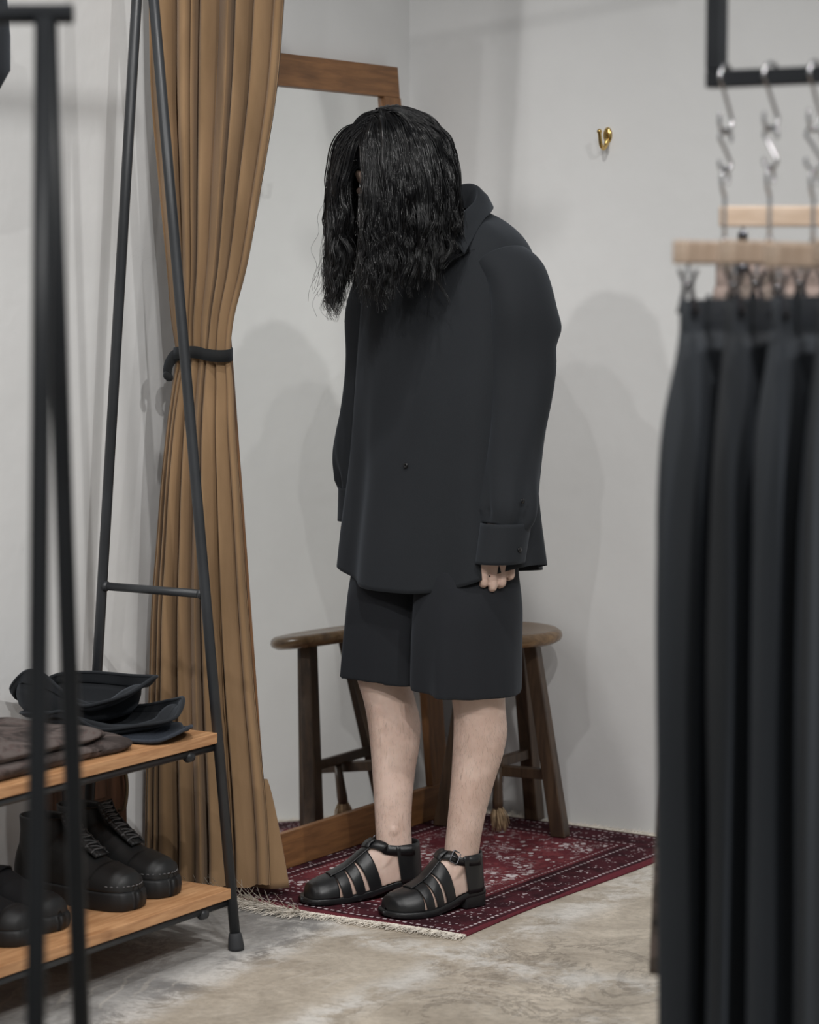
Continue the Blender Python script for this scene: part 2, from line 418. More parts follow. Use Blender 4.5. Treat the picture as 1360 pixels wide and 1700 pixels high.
def rot_wood(key, c1, c2, c3):
    m = Mat(key, c1, 0.45)
    co = m.coord(rot=(0, 0, A), scale=(1, 1, 1))
    mp = m.nt.nodes.new('ShaderNodeMapping'); mp.inputs['Scale'].default_value = (16, 1.4, 16); m.nt.links.new(co, mp.inputs[0])
    n = m.noise(mp.outputs[0], 5, 6, 0.6, 0.5); k = m.noise(m.coord(), 8, 3, 0.6)
    c = m.mix(n.step(0.3, 0.72), c1, c2)
    c = m.mix(k.step(0.60, 0.74) * 0.6, c, c3); m.color(c); m.bump(n, 0.15, 0.001)
    M[key] = m.mat
rot_wood('shelf_wood_u', srgb(172, 124, 84), srgb(208, 160, 116), srgb(132, 90, 60))
rot_wood('mirror_wood_u', srgb(112, 75, 43), srgb(144, 100, 60), srgb(104, 70, 42))

# ------------------------------------------------------------------ leaning mirror
def mirror():
    u0, u1, zt = 4.50, 5.335, 1.82
    vb, vt = -3.252, -3.403                         # front face at floor and at top
    up = W(0, vt - vb, zt); Lh = np.linalg.norm(up); up /= Lh
    nrm = np.cross(U3, up); nrm = nrm if nrm @ V3 > 0 else -nrm
    th = 0.022; base = W((u0 + u1) / 2, vb)
    e = empty('standing_mirror', base, 'tall wood-framed mirror leaning in the corner behind the curtain', 'mirror')
    o0 = W(0, vb)
    def P(u, h, d): return o0 + U3 * u + up * h - nrm * d
    def rail(name, ua, ub, ha, hb, mat, d0=0.0, d1=th):
        V = np.array([P(ua, ha, d0), P(ub, ha, d0), P(ub, hb, d0), P(ua, hb, d0), P(ua, ha, d1), P(ub, ha, d1), P(ub, hb, d1), P(ua, hb, d1)])
        return bevel(mk(name, *box_between(V), mat, e, False), 0.0015)
    w = 0.074; h0 = 0.0072
    rail('bottom_rail', u0, u1 - 0.004, h0, h0 + 0.08, 'mirror_wood_u')
    rail('top_rail', u0, u1 - 0.004, Lh - w, Lh, 'mirror_wood_u')
    rail('stile', u0, u0 + w, h0 + 0.08, Lh - w, 'mirror_wood_z')
    rail('stile', u1 - w, u1, h0 + 0.08, Lh - w, 'mirror_wood_z')
    g = rail('mirror_pane', u0 + w - 0.004, u1 - w + 0.004, h0 + 0.076, Lh - w + 0.004, 'mirror', 0.010, 0.014)
    g.modifiers.clear(); g['label'] = 'silvered mirror pane'
    rail('back_board', u0 + 0.02, u1 - 0.02, h0 + 0.03, Lh - 0.03, 'cabinet_wood', 0.015, th - 0.001)
mirror()

# ------------------------------------------------------------------ rug with fringe
RUG_C = (4.876, -2.975); RUG_HX, RUG_HY = 0.36, 0.515     # half sizes along v and u
def rug():
    nx, ny = 49, 71
    xs = np.linspace(-RUG_HX, RUG_HX, nx); ys = np.linspace(-RUG_HY, RUG_HY, ny)
    X, Y = np.meshgrid(xs, ys)
    Xw = X + 0.006 * np.sin(Y * 7) * (np.abs(X) / RUG_HX) ** 2
    Yw = Y - 0.012 * np.cos((X + 0.05) * 8) * (np.clip(-Y / RUG_HY, 0, 1)) ** 3
    edge = np.minimum(RUG_HX - np.abs(X), RUG_HY - np.abs(Y))
    Zt = 0.0062 - 0.003 * np.exp(-edge / 0.006) + 0.0004 * np.sin(X * 23) * np.sin(Y * 17)
    top = np.stack([Xw, Yw, Zt], -1).reshape(-1, 3); bot = top.copy(); bot[:, 2] = 0.0006
    F = grid_faces(ny, nx, False); n = len(top)
    F2 = [tuple(i + n for i in f[::-1]) for f in F]
    per = [j for j in range(nx)] + [i * nx + nx - 1 for i in range(1, ny)] + [(ny - 1) * nx + j for j in range(nx - 2, -1, -1)] + [i * nx for i in range(ny - 2, 0, -1)]
    side = [(per[k], per[k] + n, per[(k + 1) % len(per)] + n, per[(k + 1) % len(per)]) for k in range(len(per))]
    me = bpy.data.meshes.new('rug'); me.from_pydata(np.vstack([top, bot]).tolist(), [], F + F2 + side); me.materials.append(M['rug'])
    me.polygons.foreach_set('use_smooth', [True] * len(me.polygons))
    o = bpy.data.objects.new('rug', me); col.objects.link(o); o.location = W(*RUG_C)
    o.rotation_euler = (0, 0, -A - math.radians(1.5))
    tag(o, 'small dark red patterned rug with a pale fringe on the concrete', 'rug')
    # fringe strands on both short ends, and a pale woven hem
    for sgn, nme in ((-1, 'fringe'), (1, 'fringe')):
        V, Fc = [], []
        for k in range(1100):
            x = rng.uniform(-RUG_HX, RUG_HX); L = rng.uniform(0.022, 0.040)
            wild = 1.0 if (sgn < 0 and x < -0.02) else 0.35
            if sgn > 0: L *= 0.35
            y0 = sgn * (RUG_HY - 0.001) - (0.012 * math.cos((x + 0.05) * 8) if sgn < 0 else 0)
            a = rng.normal(0, 0.35 * wild) + (0.25 if sgn < 0 else 0)
            lift = max(0, rng.normal(0.006, 0.013)) * wild * (1.7 if x < -0.1 else 1)
            L *= 1.9 if wild == 1.0 else 1.15
            dxy = np.array([math.sin(a), sgn * math.cos(a)])
            px = np.array([-dxy[1], dxy[0]]) * rng.uniform(0.0009, 0.0020)
            pts = []
            for t in (0, 0.35, 0.7, 1.0):
                c = np.array([x, y0]) + dxy * L * t + px * 3 * math.sin(t * 4 + k)
                zz = 0.0045 + (lift * t ** 1.3) - 0.002 * t
                wv = (1 - 0.7 * t)
                pts.append(((*(c - px * wv), max(zz, 0.0012)), (*(c + px * wv), max(zz, 0.0012)), (*c, max(zz, 0.0012) + 0.0013 * wv)))
            b = len(V)
            for q in pts: V += q
            for i in range(3):
                for j in range(3):
                    j2 = (j + 1) % 3; Fc.append((b + i * 3 + j, b + i * 3 + j2, b + i * 3 + 3 + j2, b + i * 3 + 3 + j))
        me = bpy.data.meshes.new(nme); me.from_pydata(V, [], Fc); me.materials.append(M['fringe_yarn'])
        f = bpy.data.objects.new(nme, me); col.objects.link(f); f.parent = o; f['kind'] = 'stuff'; f['label'] = 'pale cotton fringe'
rug()

# ------------------------------------------------------------------ stool in the corner
STC = (5.235, -3.052)
def stool():
    c = W(*STC); e = empty('wooden_stool', c, 'dark wooden stool with round seat and crossed stretchers behind the person', 'stool')
    zt = 0.492; R = 0.143; n = 56
    prof = [(0, -0.030), (0.10, -0.032), (0.128, -0.031), (0.140, -0.024), (R, -0.016), (0.1405, -0.007), (0.132, -0.001), (0.118, 0.0), (0.09, -0.003), (0, -0.005)]
    t = np.arange(n) * 2 * math.pi / n
    rings = [np.stack([c[0] + max(r, 0.0005) * np.cos(t), c[1] + max(r, 0.0005) * np.sin(t), np.full(n, zt + h)], 1) for r, h in prof]
    mk('seat', *loft(rings), 'stool_seat_wood', e)
    feet = {'f': (-0.175, 0.0), 'b': (0.163, 0.004), 'l': (-0.02, -0.150), 'r': (0.02, 0.150)}
    ztop = zt - 0.031
    mid = {}
    for k, (du, dv) in feet.items():
        p0 = c + U3 * du + V3 * dv; p1 = c + U3 * du * 0.5 + V3 * dv * 0.5 + Z3 * ztop
        if k == 'b': p0 = c + U3 * 0.155 + V3 * dv
        # square leg whose faces look along the diagonal
        d = (p1 - p0); rad = np.array([p0[0] - c[0], p0[1] - c[1], 0]); rad /= np.linalg.norm(rad); tan = np.cross(Z3, rad)
        w0, w1 = 0.0185, 0.0165
        ring = lambda p, w: [p + rad * w * a + tan * w * b for a, b in ((1, -1), (1, 1), (-1, 1), (-1, -1))]
        p0z = p0.copy(); p0z[2] = 0.0072
        bevel(mk('leg', *loft([ring(p0z, w0), ring(p1, w1)]), 'stool_wood', e, False), 0.003)
        mid[k] = p0 + (p1 - p0) * (0.152 / ztop)
    bevel(mk('stretcher', *bar_prism(mid['l'], mid['r'], Z3, 0.010, 0.0125), 'stool_wood', e, False), 0.002)
    a, b = mid['f'] + Z3 * 0.004, mid['b'] + Z3 * 0.004
    bevel(mk('stretcher', *bar_prism(a + Z3 * 0.018, b + Z3 * 0.018, Z3, 0.010, 0.0115), 'stool_wood', e, False), 0.002)
    # tassel hung over the crossing
    cx = (mid['l'] + mid['r']) / 2 + V3 * 0.006 - U3 * 0.012
    tcx = cx - U3 * 0.014
    te = empty('hanging_tassel', tcx + Z3 * (0.02 - tcx[2]), 'dark cord with a beige tassel hanging under the stool', 'tassel')
    V, F = tube([tcx + Z3 * 0.012, tcx - Z3 * 0.03, tcx - Z3 * 0.07, tcx - Z3 * 0.088], [0.009, 0.011, 0.013, 0.012], 12)
    mk('tassel_cord', V, F, 'stool_wood', te)
    mb = MB()
    for k in range(90):
        a = rng.uniform(0, 6.28); r0 = rng.uniform(0, 0.011); p = tcx + np.array([r0 * math.cos(a), r0 * math.sin(a), -0.082])
        sp = rng.uniform(0.2, 1.4); L = rng.uniform(0.035, 0.062)
        q = p + np.array([math.cos(a) * 0.012 * sp + 0.006, math.sin(a) * 0.012 * sp, -L]); q[2] = max(q[2], 0.0085)
        m_ = (p + q) / 2 + np.array([math.cos(a), math.sin(a), 0]) * 0.004
        mb.add(*tube(smooth_path([p, m_, q], 6), [0.0013, 0.0013, 0.0012, 0.001, 0.0009, 0.0006], 4))
    f = mk('tassel_fringe', *mb.done(), 'tassel_yarn', te); f['kind'] = 'stuff'; f['label'] = 'beige yarn tassel'
stool()

# ------------------------------------------------------------------ tied-back curtain
def curtain():
    # centre line of the bundle (in u,v) from its wall side to its room side
    Lp, Rp = np.array([4.315, -3.395]), np.array([4.40, -3.12])
    base = W(*((Lp + Rp) / 2)); e = empty('curtain', base, 'brown canvas curtain tied back with a black band', 'curtain')
    # z, left end s, right end s (0..1 along Lp->Rp), depth
    tab = [(0.014, -.02, .965, .050), (.11, -.005, .955, .050), (.24, .005, .925, .048), (.44, .035, .855, .046), (.63, .065, .805, .043), (.76, .105, .775, .041), (.89, .145, .745, .039), (1.01, .195, .715, .036), (1.09, .235, .705, .033),
           (1.16, .265, .685, .030), (1.22, .235, .705, .032), (1.33, .205, .805, .037), (1.52, .145, .935, .043), (1.70, .095, 1.045, .047), (1.89, .085, 1.105, .050), (2.30, .05, 1.20, .055)]
    zs = np.concatenate([np.linspace(0.014, 1.09, 70), np.linspace(1.1, 1.22, 18), np.linspace(1.235, 2.3, 60)])
    ns = 420; s = np.linspace(0, 1, ns)
    # uneven flat panels divided by sharp creases; the creases run differently above and below the band
    cut_lo = np.array([0, .06, .12, .27, .42, .52, .74, .90, 1.0]); cut_hi = np.array([0, .20, .34, .39, .52, .66, .79, .92, 1.0])
    dep_c = np.array([.5, 1.0, .7, 1.3, .8, 1.4, 1.0, .8, .5])
    def layer(sign, seed):
        rows = []
        for z in zs:
            sl, sr, dep = interp(tab, z)
            k = abs(z - 1.158); loose = 1 - math.exp(-(k / 0.20) ** 2); hi = 1 / (1 + math.exp(-(z - 1.158) / 0.03))
            cut = cut_lo * (1 - hi) + cut_hi * hi
            cut = cut + np.sin(np.arange(9) * 2.3 + z * 2.2 + seed) * 0.008 * np.sin(np.linspace(0, math.pi, 9)); cut = np.sort(cut)
            if sign < 0: cut = 1 - cut[::-1]
            ph = np.interp(s, cut, np.arange(9.0)); i0 = np.clip(ph.astype(int), 0, 7); fr = ph - i0
            lean = 0.5 + 0.32 * np.sin(i0 * 1.9 + seed)                    # each panel leans to one side
            fr2 = np.where(fr < lean, fr / lean * 0.5, 0.5 + (fr - lean) / (1 - lean) * 0.5)
            w = np.sin(math.pi * fr2) ** 0.62
            amp = dep_c[i0] * (1 - fr) + dep_c[i0 + 1] * fr
            env = np.sqrt(np.clip(1 - (2 * s - 1) ** 2, 0, 1))
            depth = sign * (dep * env * 0.55 + (w - 0.75) * amp * dep * (0.38 + 0.52 * loose) * (0.25 + 0.75 * env ** 0.5))
            depth = depth + sign * 0.0035 * loose * np.sin(s * 31 + z * 2.5 + seed * 3) * env
            ss = sl + (sr - sl) * s
            p2 = Lp + np.outer(ss, Rp - Lp)
            dirw = (Rp - Lp) / np.linalg.norm(Rp - Lp); nrm = np.array([-dirw[1], dirw[0]])
            if nrm[0] > 0: nrm = -nrm                 # front = toward smaller u
            p2 = p2 + np.outer(depth, nrm)
            p2[:, 1] = np.maximum(p2[:, 1], WALL_V + 0.006)
            zz = np.full(ns, z)
            if z < 0.2: zz = zz + (0.010 * np.sin(ph * 1.3) + 0.020 * np.clip((s - 0.86) / 0.1, 0, 1) + 0.012) * (0.2 - z) / 0.2
            rows.append(np.stack([UX * p2[:, 0] + VX * p2[:, 1], UY * p2[:, 0] + VY * p2[:, 1], zz], 1))
        return np.array(rows)
    f = layer(1, 0.4); b = layer(-1, 2.0)
    rings = np.concatenate([f, b[:, ::-1]], 1)
    mk('curtain_cloth', *loft(rings, True, False), 'curtain', e)
    # loose back corner of the hem swept against the mirror foot
    rows = []
    for z in np.linspace(0.022, 0.25, 16):
        k = (0.25 - z) / 0.228; vr = -3.168 + 0.052 * k ** 0.8
        rows.append(smooth_path([W(4.415, -3.185, z), W(4.412, -3.17 + 0.03 * k, z), W(4.440, vr, z), W(4.448, vr - 0.004, z), W(4.446, -3.18, z), W(4.43, -3.20, z)], 30, True))
    mk('curtain_corner', *loft(rows), 'curtain', e)
    # black band with a tail toward the wall
    zb = 1.158; ring = rings[np.argmin(abs(zs - zb))]
    cen = ring.mean(0); P = []
    ang = np.arctan2(ring[:, 1] - cen[1], ring[:, 0] - cen[0])
    for t in np.arange(48) * 2 * math.pi / 48:
        dv = np.cos(ang - t); m_ = dv > 0.9
        d_ = np.array([math.cos(t), math.sin(t)]); r = (ring[:, :2] - cen[:2]) @ d_
        P.append(d_ * (r.max() * 0.5 + np.max(r[m_]) * 0.5 if m_.any() else r.max()))
    P = np.array(P); P = np.array([np.mean([P[(i + j) % 48] for j in range(-3, 4)], 0) for i in range(48)]) * 1.10
    R = []
    for i in range(48):
        o_ = P[i] / np.linalg.norm(P[i]); zc = zb + 0.004 * math.sin(i * 0.26)
        p = np.array([cen[0] + P[i][0], cen[1] + P[i][1], zc]); n3 = np.array([o_[0], o_[1], 0])
        R.append([p + n3 * 0.002 + Z3 * 0.0125, p + n3 * 0.002 - Z3 * 0.0125, p - n3 * 0.002 - Z3 * 0.0125, p - n3 * 0.002 + Z3 * 0.0125])
    R.append(R[0]); band = mk('tie_band', *loft(R, True, False), 'strap_cloth', e); band['label'] = 'black fabric tie-back band'
    left = cen + (W(Lp[0] - Rp[0], Lp[1] - Rp[1]) / np.linalg.norm(Lp - Rp)) * 0.060
    tail = smooth_path([left + np.array([0.006, -0.02, 0.0]), left + np.array([-0.005, -0.012, -0.006]), left + np.array([-0.016, -0.008, -0.025]), left + np.array([-0.018, -0.006, -0.045])], 14)
    nr = np.tile(np.array([-0.45, -0.89, 0.0]), (14, 1))
    mk('band_tail', *ribbon(tail, nr, np.linspace(0.026, 0.018, 14), 0.004), 'strap_cloth', e)
    kn = tail[-1]; mk('band_knot', *tube(smooth_path([kn + np.array([-0.006, 0, 0.006]), kn + np.array([0.002, -0.003, -0.002]), kn + np.array([0.010, 0.0, -0.008])], 7), [0.004, 0.0075, 0.009, 0.0085, 0.009, 0.0075, 0.004], 10), 'strap_cloth', e)
curtain()

def curtain_rail():
    z = 2.325; a, b = W(4.30, WALL_V + 0.004, z), W(4.50, -2.70, z); d = (b - a) / np.linalg.norm(b - a)
    e = empty('curtain_rail', (a + b) / 2 - Z3 * 0.012, 'black curtain rod the brown curtain hangs from', 'curtain rail')
    mk('rod', *tube([a, b], 0.011, 14), 'black_iron', e)
    mk('wall_flange', *tube([a, a + d * 0.006, a + d * 0.009], [0.028, 0.028, 0.012], 20), 'black_iron', e)
    mk('finial', *tube([b - d * 0.002, b + d * 0.006, b + d * 0.016, b + d * 0.022], [0.011, 0.017, 0.017, 0.006], 14), 'black_iron', e)
    mk('ceiling_stem', *tube([b - d * 0.05, b - d * 0.05 + Z3 * 0.9], 0.007, 10), 'black_iron', e)
    t = np.arange(25) * 2 * math.pi / 24; s_ = np.cross(d, Z3)
    for q in np.linspace(0.03, 0.40, 8):
        c = a + d * q - Z3 * 0.006
        mk('ring', *tube([c + s_ * 0.019 * math.cos(x) + Z3 * 0.019 * math.sin(x) for x in t], 0.0018, 6, False), 'black_iron', e)
curtain_rail()

# ------------------------------------------------------------------ brass wall hook
def wall_hook():
    v0, z0 = -2.882, 1.642; base = W(WALL_U, v0, z0)
    e = empty('wall_hook', base - Z3 * 0.03, 'small polished brass coat hook on the white wall', 'hook')
    n = 28; t = np.arange(n) * 2 * math.pi / n; out = -U3
    rings = []
    for r, d in ((1.0, 0.0), (1.0, 0.002), (0.86, 0.0045), (0.5, 0.006), (0.02, 0.0064)):
        rings.append([base + V3 * 0.0115 * r * math.cos(a) + Z3 * (0.019 * r * math.sin(a) + 0.005) + out * d for a in t])
    mk('back_plate', *loft(rings), 'brass', e)
    path = smooth_path([base + out * 0.004 - Z3 * 0.004, base + out * 0.010 - Z3 * 0.018, base + out * 0.022 - Z3 * 0.0265, base + out * 0.035 - Z3 * 0.018, base + out * 0.041 + Z3 * 0.004, base + out * 0.0425 + Z3 * 0.012], 26)
    mk('hook_arm', *tube(path, np.interp(np.linspace(0, 1, 26), [0, 0.3, 0.8, 1], [0.0062, 0.005, 0.0042, 0.0045]), 14), 'brass', e)
    mb = MB(); c = path[-1]
    for k in range(1):
        mb.add(*tube([c + Z3 * 0.006 * math.sin(q) for q in np.linspace(-1.55, 1.55, 9)], [0.0062 * max(math.cos(q), 0.04) for q in np.linspace(-1.55, 1.55, 9)], 14))
    mk('hook_tip', *mb.done(), 'brass', e)
    for dz in (0.018, -0.006):
        c = base + out * 0.0055 + Z3 * dz
        mk('screw', *tube([c, c + out * 0.0018, c + out * 0.0025], [0.0035, 0.0032, 0.001], 10), 'brass', e)
wall_hook()

# ------------------------------------------------------------------ low wooden cabinet by the wall
def cabinet():
    vf = -3.392; u0, u1, z0, z1 = 4.015, 4.245, 0.0, 0.468
    e = empty('wooden_cabinet', W((u0 + u1) / 2, vf), 'low dark wooden cabinet against the wall behind the shelf rack', 'cabinet')
    def bx(name, ua, ub, va, vb, za, zb, b=0.002, mat='cabinet_wood', par=e):
        P = [W(*q) for q in ((ua, va, za), (ub, va, za), (ub, vb, za), (ua, vb, za), (ua, va, zb), (ub, va, zb), (ub, vb, zb), (ua, vb, zb))]
        return bevel(mk(name, *box_between(np.array(P)), mat, par, False), b)
    bx('body', u0, u1, WALL_V + 0.003, vf - 0.006, z0, z1)
    d = bx('door', u0 + 0.022, u1 - 0.004, vf - 0.006, vf + 0.004, 0.03, z1 - 0.03)
    bx('face_frame', u0, u0 + 0.018, vf - 0.006, vf + 0.003, z0, z1)
    for za, zb in ((0.06, 0.20), (0.235, 0.275), (0.31, 0.41)):
        bx('panel', u0 + 0.055, u1 - 0.075, vf + 0.004, vf + 0.010, za, zb, 0.004, par=d)
    h = smooth_path([W(u1 - 0.032, vf + 0.003, 0.30), W(u1 - 0.030, vf + 0.018, 0.292), W(u1 - 0.026, vf + 0.022, 0.25), W(u1 - 0.030, vf + 0.018, 0.208), W(u1 - 0.032, vf + 0.003, 0.20)], 22)
    o = mk('handle', *tube(h, 0.0042, 10), 'brass_old', d); o['label'] = 'dark brass pull handle'

cabinet()

# ------------------------------------------------------------------ shelf rack of black tube with two wooden boards
RU1, RU0 = 4.04, 2.86
def rack_v(z, front): return (-2.957 - 0.0993 * z) if front else (-3.347 + 0.0885 * z)
def shelf_rack():
    zt = 2.075; ru = 0.0105
    e = empty('shelf_rack', W((RU0 + RU1) / 2, -3.15), 'black tube rack with two honey-coloured wooden shelves', 'shelf rack')
    for u in (RU1, RU0):
        for fr in (True, False):
            V, F = tube([W(u, rack_v(z, fr), z) for z in (0.02, 0.7, 1.4, zt)], ru, 14)
            leg = mk('leg', V, F, 'black_iron', e)
            p = W(u, rack_v(0.02, fr), 0)
            rings = [(0.0, 0.0155), (0.006, 0.016), (0.022, 0.0145), (0.032, 0.0125), (0.034, 0.0112)]
            V, F = tube([p + Z3 * h + W(0, rack_v(h, fr) - rack_v(0.02, fr)) for h, r in rings], [r for h, r in rings], 14)
            mk('foot_cap', V, F, 'black_rubber', leg)
        z = 0.700; a, b = W(u, rack_v(z, True), z), W(u, rack_v(z, False), z)
        mk('crossbar', *tube([a, b], 0.0085, 12), 'black_iron', e)
        for q in (a, b):
            dq = (a + b) / 2 - q; dq = dq / np.linalg.norm(dq)
            mk('weld', *tube([q + dq * 0.008, q + dq * 0.012, q + dq * 0.016], [0.0115, 0.0105, 0.0086], 12), 'black_iron', e)
    mk('top_rail', *tube([W(RU1 + 0.06, (rack_v(zt, 1) + rack_v(zt, 0)) / 2, zt), W(RU0 - 0.06, (rack_v(zt, 1) + rack_v(zt, 0)) / 2, zt)], 0.0125, 14), 'black_iron', e)
    for z, in ((0.4300,), (0.1240,)):
        vf, vb = rack_v(z, True) + 0.006, rack_v(z, False) + 0.004
        ue = RU1 - 0.006
        P = [W(*q) for q in ((RU0 + 0.004, vb, z - 0.021), (ue, vb, z - 0.021), (ue, vf, z - 0.021), (RU0 + 0.004, vf, z - 0.021), (RU0 + 0.004, vb, z), (ue, vb, z), (ue, vf, z), (RU0 + 0.004, vf, z))]
        me = mk('shelf_board', *box_between(np.array(P)), 'shelf_wood_u', e, False); bevel(me, 0.0015)
        for v in (vf - 0.012, vb + 0.016):
            mk('support_rail', *tube([W(RU1, v - 0.002, z - 0.030), W(RU0, v - 0.002, z - 0.030)], 0.0085, 10), 'black_iron', e)
        for u in (RU1, RU0):
            mk('end_rail', *tube([W(u, vf - 0.010, z - 0.030), W(u, vb + 0.01, z - 0.030)], 0.0085, 10), 'black_iron', e)
        for u in (RU1 - 0.085, ):
            q = W(u, vf - 0.012, z - 0.036)
            mk('clamp', *tube([q - U3 * 0.012, q - U3 * 0.006, q + U3 * 0.006, q + U3 * 0.012], [0.007, 0.0115, 0.0115, 0.007], 12), 'black_iron', e)
shelf_rack()

# ------------------------------------------------------------------ garment rack close to the camera
def garment_rack():
    X0, Y0, zt = -0.388, 2.80, 1.603; e = empty('garment_rack', (X0 - 0.45, Y0, 0), 'black A-frame garment rack close to the camera, seen edge-on', 'garment rack')
    for xx in (X0, X0 - 0.95):
        for sg in (-1, 1):
            P = [np.array([xx, Y0 + sg * (0.012 + 0.155 * (zt - z)), z]) for z in (0.018, 0.6, 1.2, zt - 0.006)]
            leg = mk('leg', *tube(P, 0.0105, 14), 'black_iron', e)
            q = P[0].copy(); q[2] = 0
            mk('foot_cap', *tube([q, q + Z3 * 0.02, q + Z3 * 0.03], [0.0155, 0.0145, 0.0112], 12), 'black_rubber', leg)
        mk('crossbar', *tube([np.array([xx, Y0 - 0.012 - 0.155 * 1.4, 0.203]), np.array([xx, Y0 + 0.012 + 0.155 * 1.4, 0.203])], 0.0085, 12), 'black_iron', e)
    mk('top_bar', *tube([(X0 + 0.029, Y0, zt), (X0 - 1.0, Y0, zt - 0.004)], 0.0105, 14), 'black_iron', e)
garment_rack()

# ------------------------------------------------------------------ the person
PE = empty('person', (PO[0], PO[1], 0.0), 'person with long wet black hair, head bowed, in oversized black shirt and shorts', 'person')
HC = np.array([0.0, -0.128, 1.548]); HP = math.radians(52)       # head centre and bow angle (person frame)
def head_pt(p):                                                   # head frame (-y face, z crown) -> person frame
    p = np.asarray(p, float); c, s = math.cos(HP), math.sin(HP); q = np.empty_like(p)
    yaw = math.radians(-4); x = p[..., 0] * math.cos(yaw) - p[..., 1] * math.sin(yaw); y = p[..., 0] * math.sin(yaw) + p[..., 1] * math.cos(yaw)
    q[..., 0] = x; q[..., 1] = y * c - p[..., 2] * s; q[..., 2] = y * s + p[..., 2] * c
    return q + HC
def head_inv(p):
    c, s = math.cos(HP), math.sin(HP); d = np.asarray(p, float) - HC; yaw = math.radians(-4); q = np.empty_like(d)
    x, y, z = d[..., 0], d[..., 1] * c + d[..., 2] * s, -d[..., 1] * s + d[..., 2] * c
    q[..., 0] = x * math.cos(yaw) + y * math.sin(yaw); q[..., 1] = -x * math.sin(yaw) + y * math.cos(yaw); q[..., 2] = z
    return q
HR = np.array([0.076, 0.097, 0.118])

def world_to_person(p):
    d = np.asarray(p, float) - PO; return np.stack([d[..., 0] * PC - d[..., 1] * PS, d[..., 0] * PS + d[..., 1] * PC, np.asarray(p)[..., 2]], -1)
# feet in world: heel, toe (outer ends of the sandal soles)
FEET = {'left': (np.array([0.152, 5.358, 0]), np.array([-0.050, 5.222, 0])), 'right': (np.array([0.026, 5.448, 0]), np.array([-0.232, 5.352, 0]))}
FOOT_L = {}
def foot_frame(side):
    h, t = FEET[side]; d = t - h; L = np.linalg.norm(d); d = d / L
    lat = np.cross(Z3, d)                       # to the walker's left
    out = lat if side == 'left' else -lat       # toward the outer side of the foot
    return h, d, out, L
FOOT = [(0.0, .006, .026, 0), (0.03, .019, .050, 0), (.09, .027, .066, 0), (.18, .031, .080, 0), (.28, .032, .092, 0), (.38, .034, .092, .001), (.48, .037, .080, .002), (.58, .041, .064, .003),
        (.68, .0445, .050, .003), (.78, .0455, .040, .001), (.86, .042, .034, -.003), (.93, .034, .028, -.006), (.975, .021, .020, -.008), (1.0, .001, .004, -.008)]
def sole_z(s):                                  # foot bed height above the floor
    return 0.0072 + np.interp(s, [0, .25, .45, .62, 1.0], [.034, .033, .020, .0125, .0125])
def foot_section(side, s, phi, off=0.0, inset=0.03):
    """phi 0 outer sole edge .. pi inner sole edge, over the top"""
    h, d, out, L = foot_frame(side); w, ht, sh = interp(FOOT, s)
    ss = inset + s * (1 - 2 * inset)
    z0 = sole_z(ss); c = h + d * L * ss + out * (sh - 0.001)
    e = 0.85
    cx = math.copysign(abs(math.cos(phi)) ** e, math.cos(phi)); sz = max(math.sin(phi), 0) ** e
    return c + out * (w + off) * cx + Z3 * (z0 + (ht + off) * sz)

def limb(pts, n=24, k=20, power=1.0):
    """tapered limb: rows (x,y,z, rx, ry, axis dirs) given as list of (point, ra, rb, a_dir, b_dir)"""
    R = []
    P = smooth_path([p[0] for p in pts], n); kk = np.linspace(0, len(pts) - 1, n)
    ra = np.interp(kk, range(len(pts)), [p[1] for p in pts]); rb = np.interp(kk, range(len(pts)), [p[2] for p in pts])
    t = np.arange(k) * 2 * math.pi / k
    for i in range(n):
        a, b = pts[min(int(kk[i]), len(pts) - 1)][3:5]
        R.append(P[i] + np.outer(np.cos(t) * ra[i], a) + np.outer(np.sin(t) * rb[i], b))
    return loft(R)
def ball(c, r, ax=None, n=14, m=9):
    c = np.asarray(c, float); r = np.broadcast_to(np.asarray(r, float), (3,)); t = np.arange(n) * 2 * math.pi / n; R = []
    for q in np.linspace(-1.5, 1.5, m):
        P = np.stack([np.cos(t) * math.cos(q) * r[0], np.sin(t) * math.cos(q) * r[1], np.full(n, math.sin(q) * r[2])], 1)
        R.append(P)
    V, F = loft(R)
    if ax is not None: V = V @ np.asarray(ax)
    return V + c, F

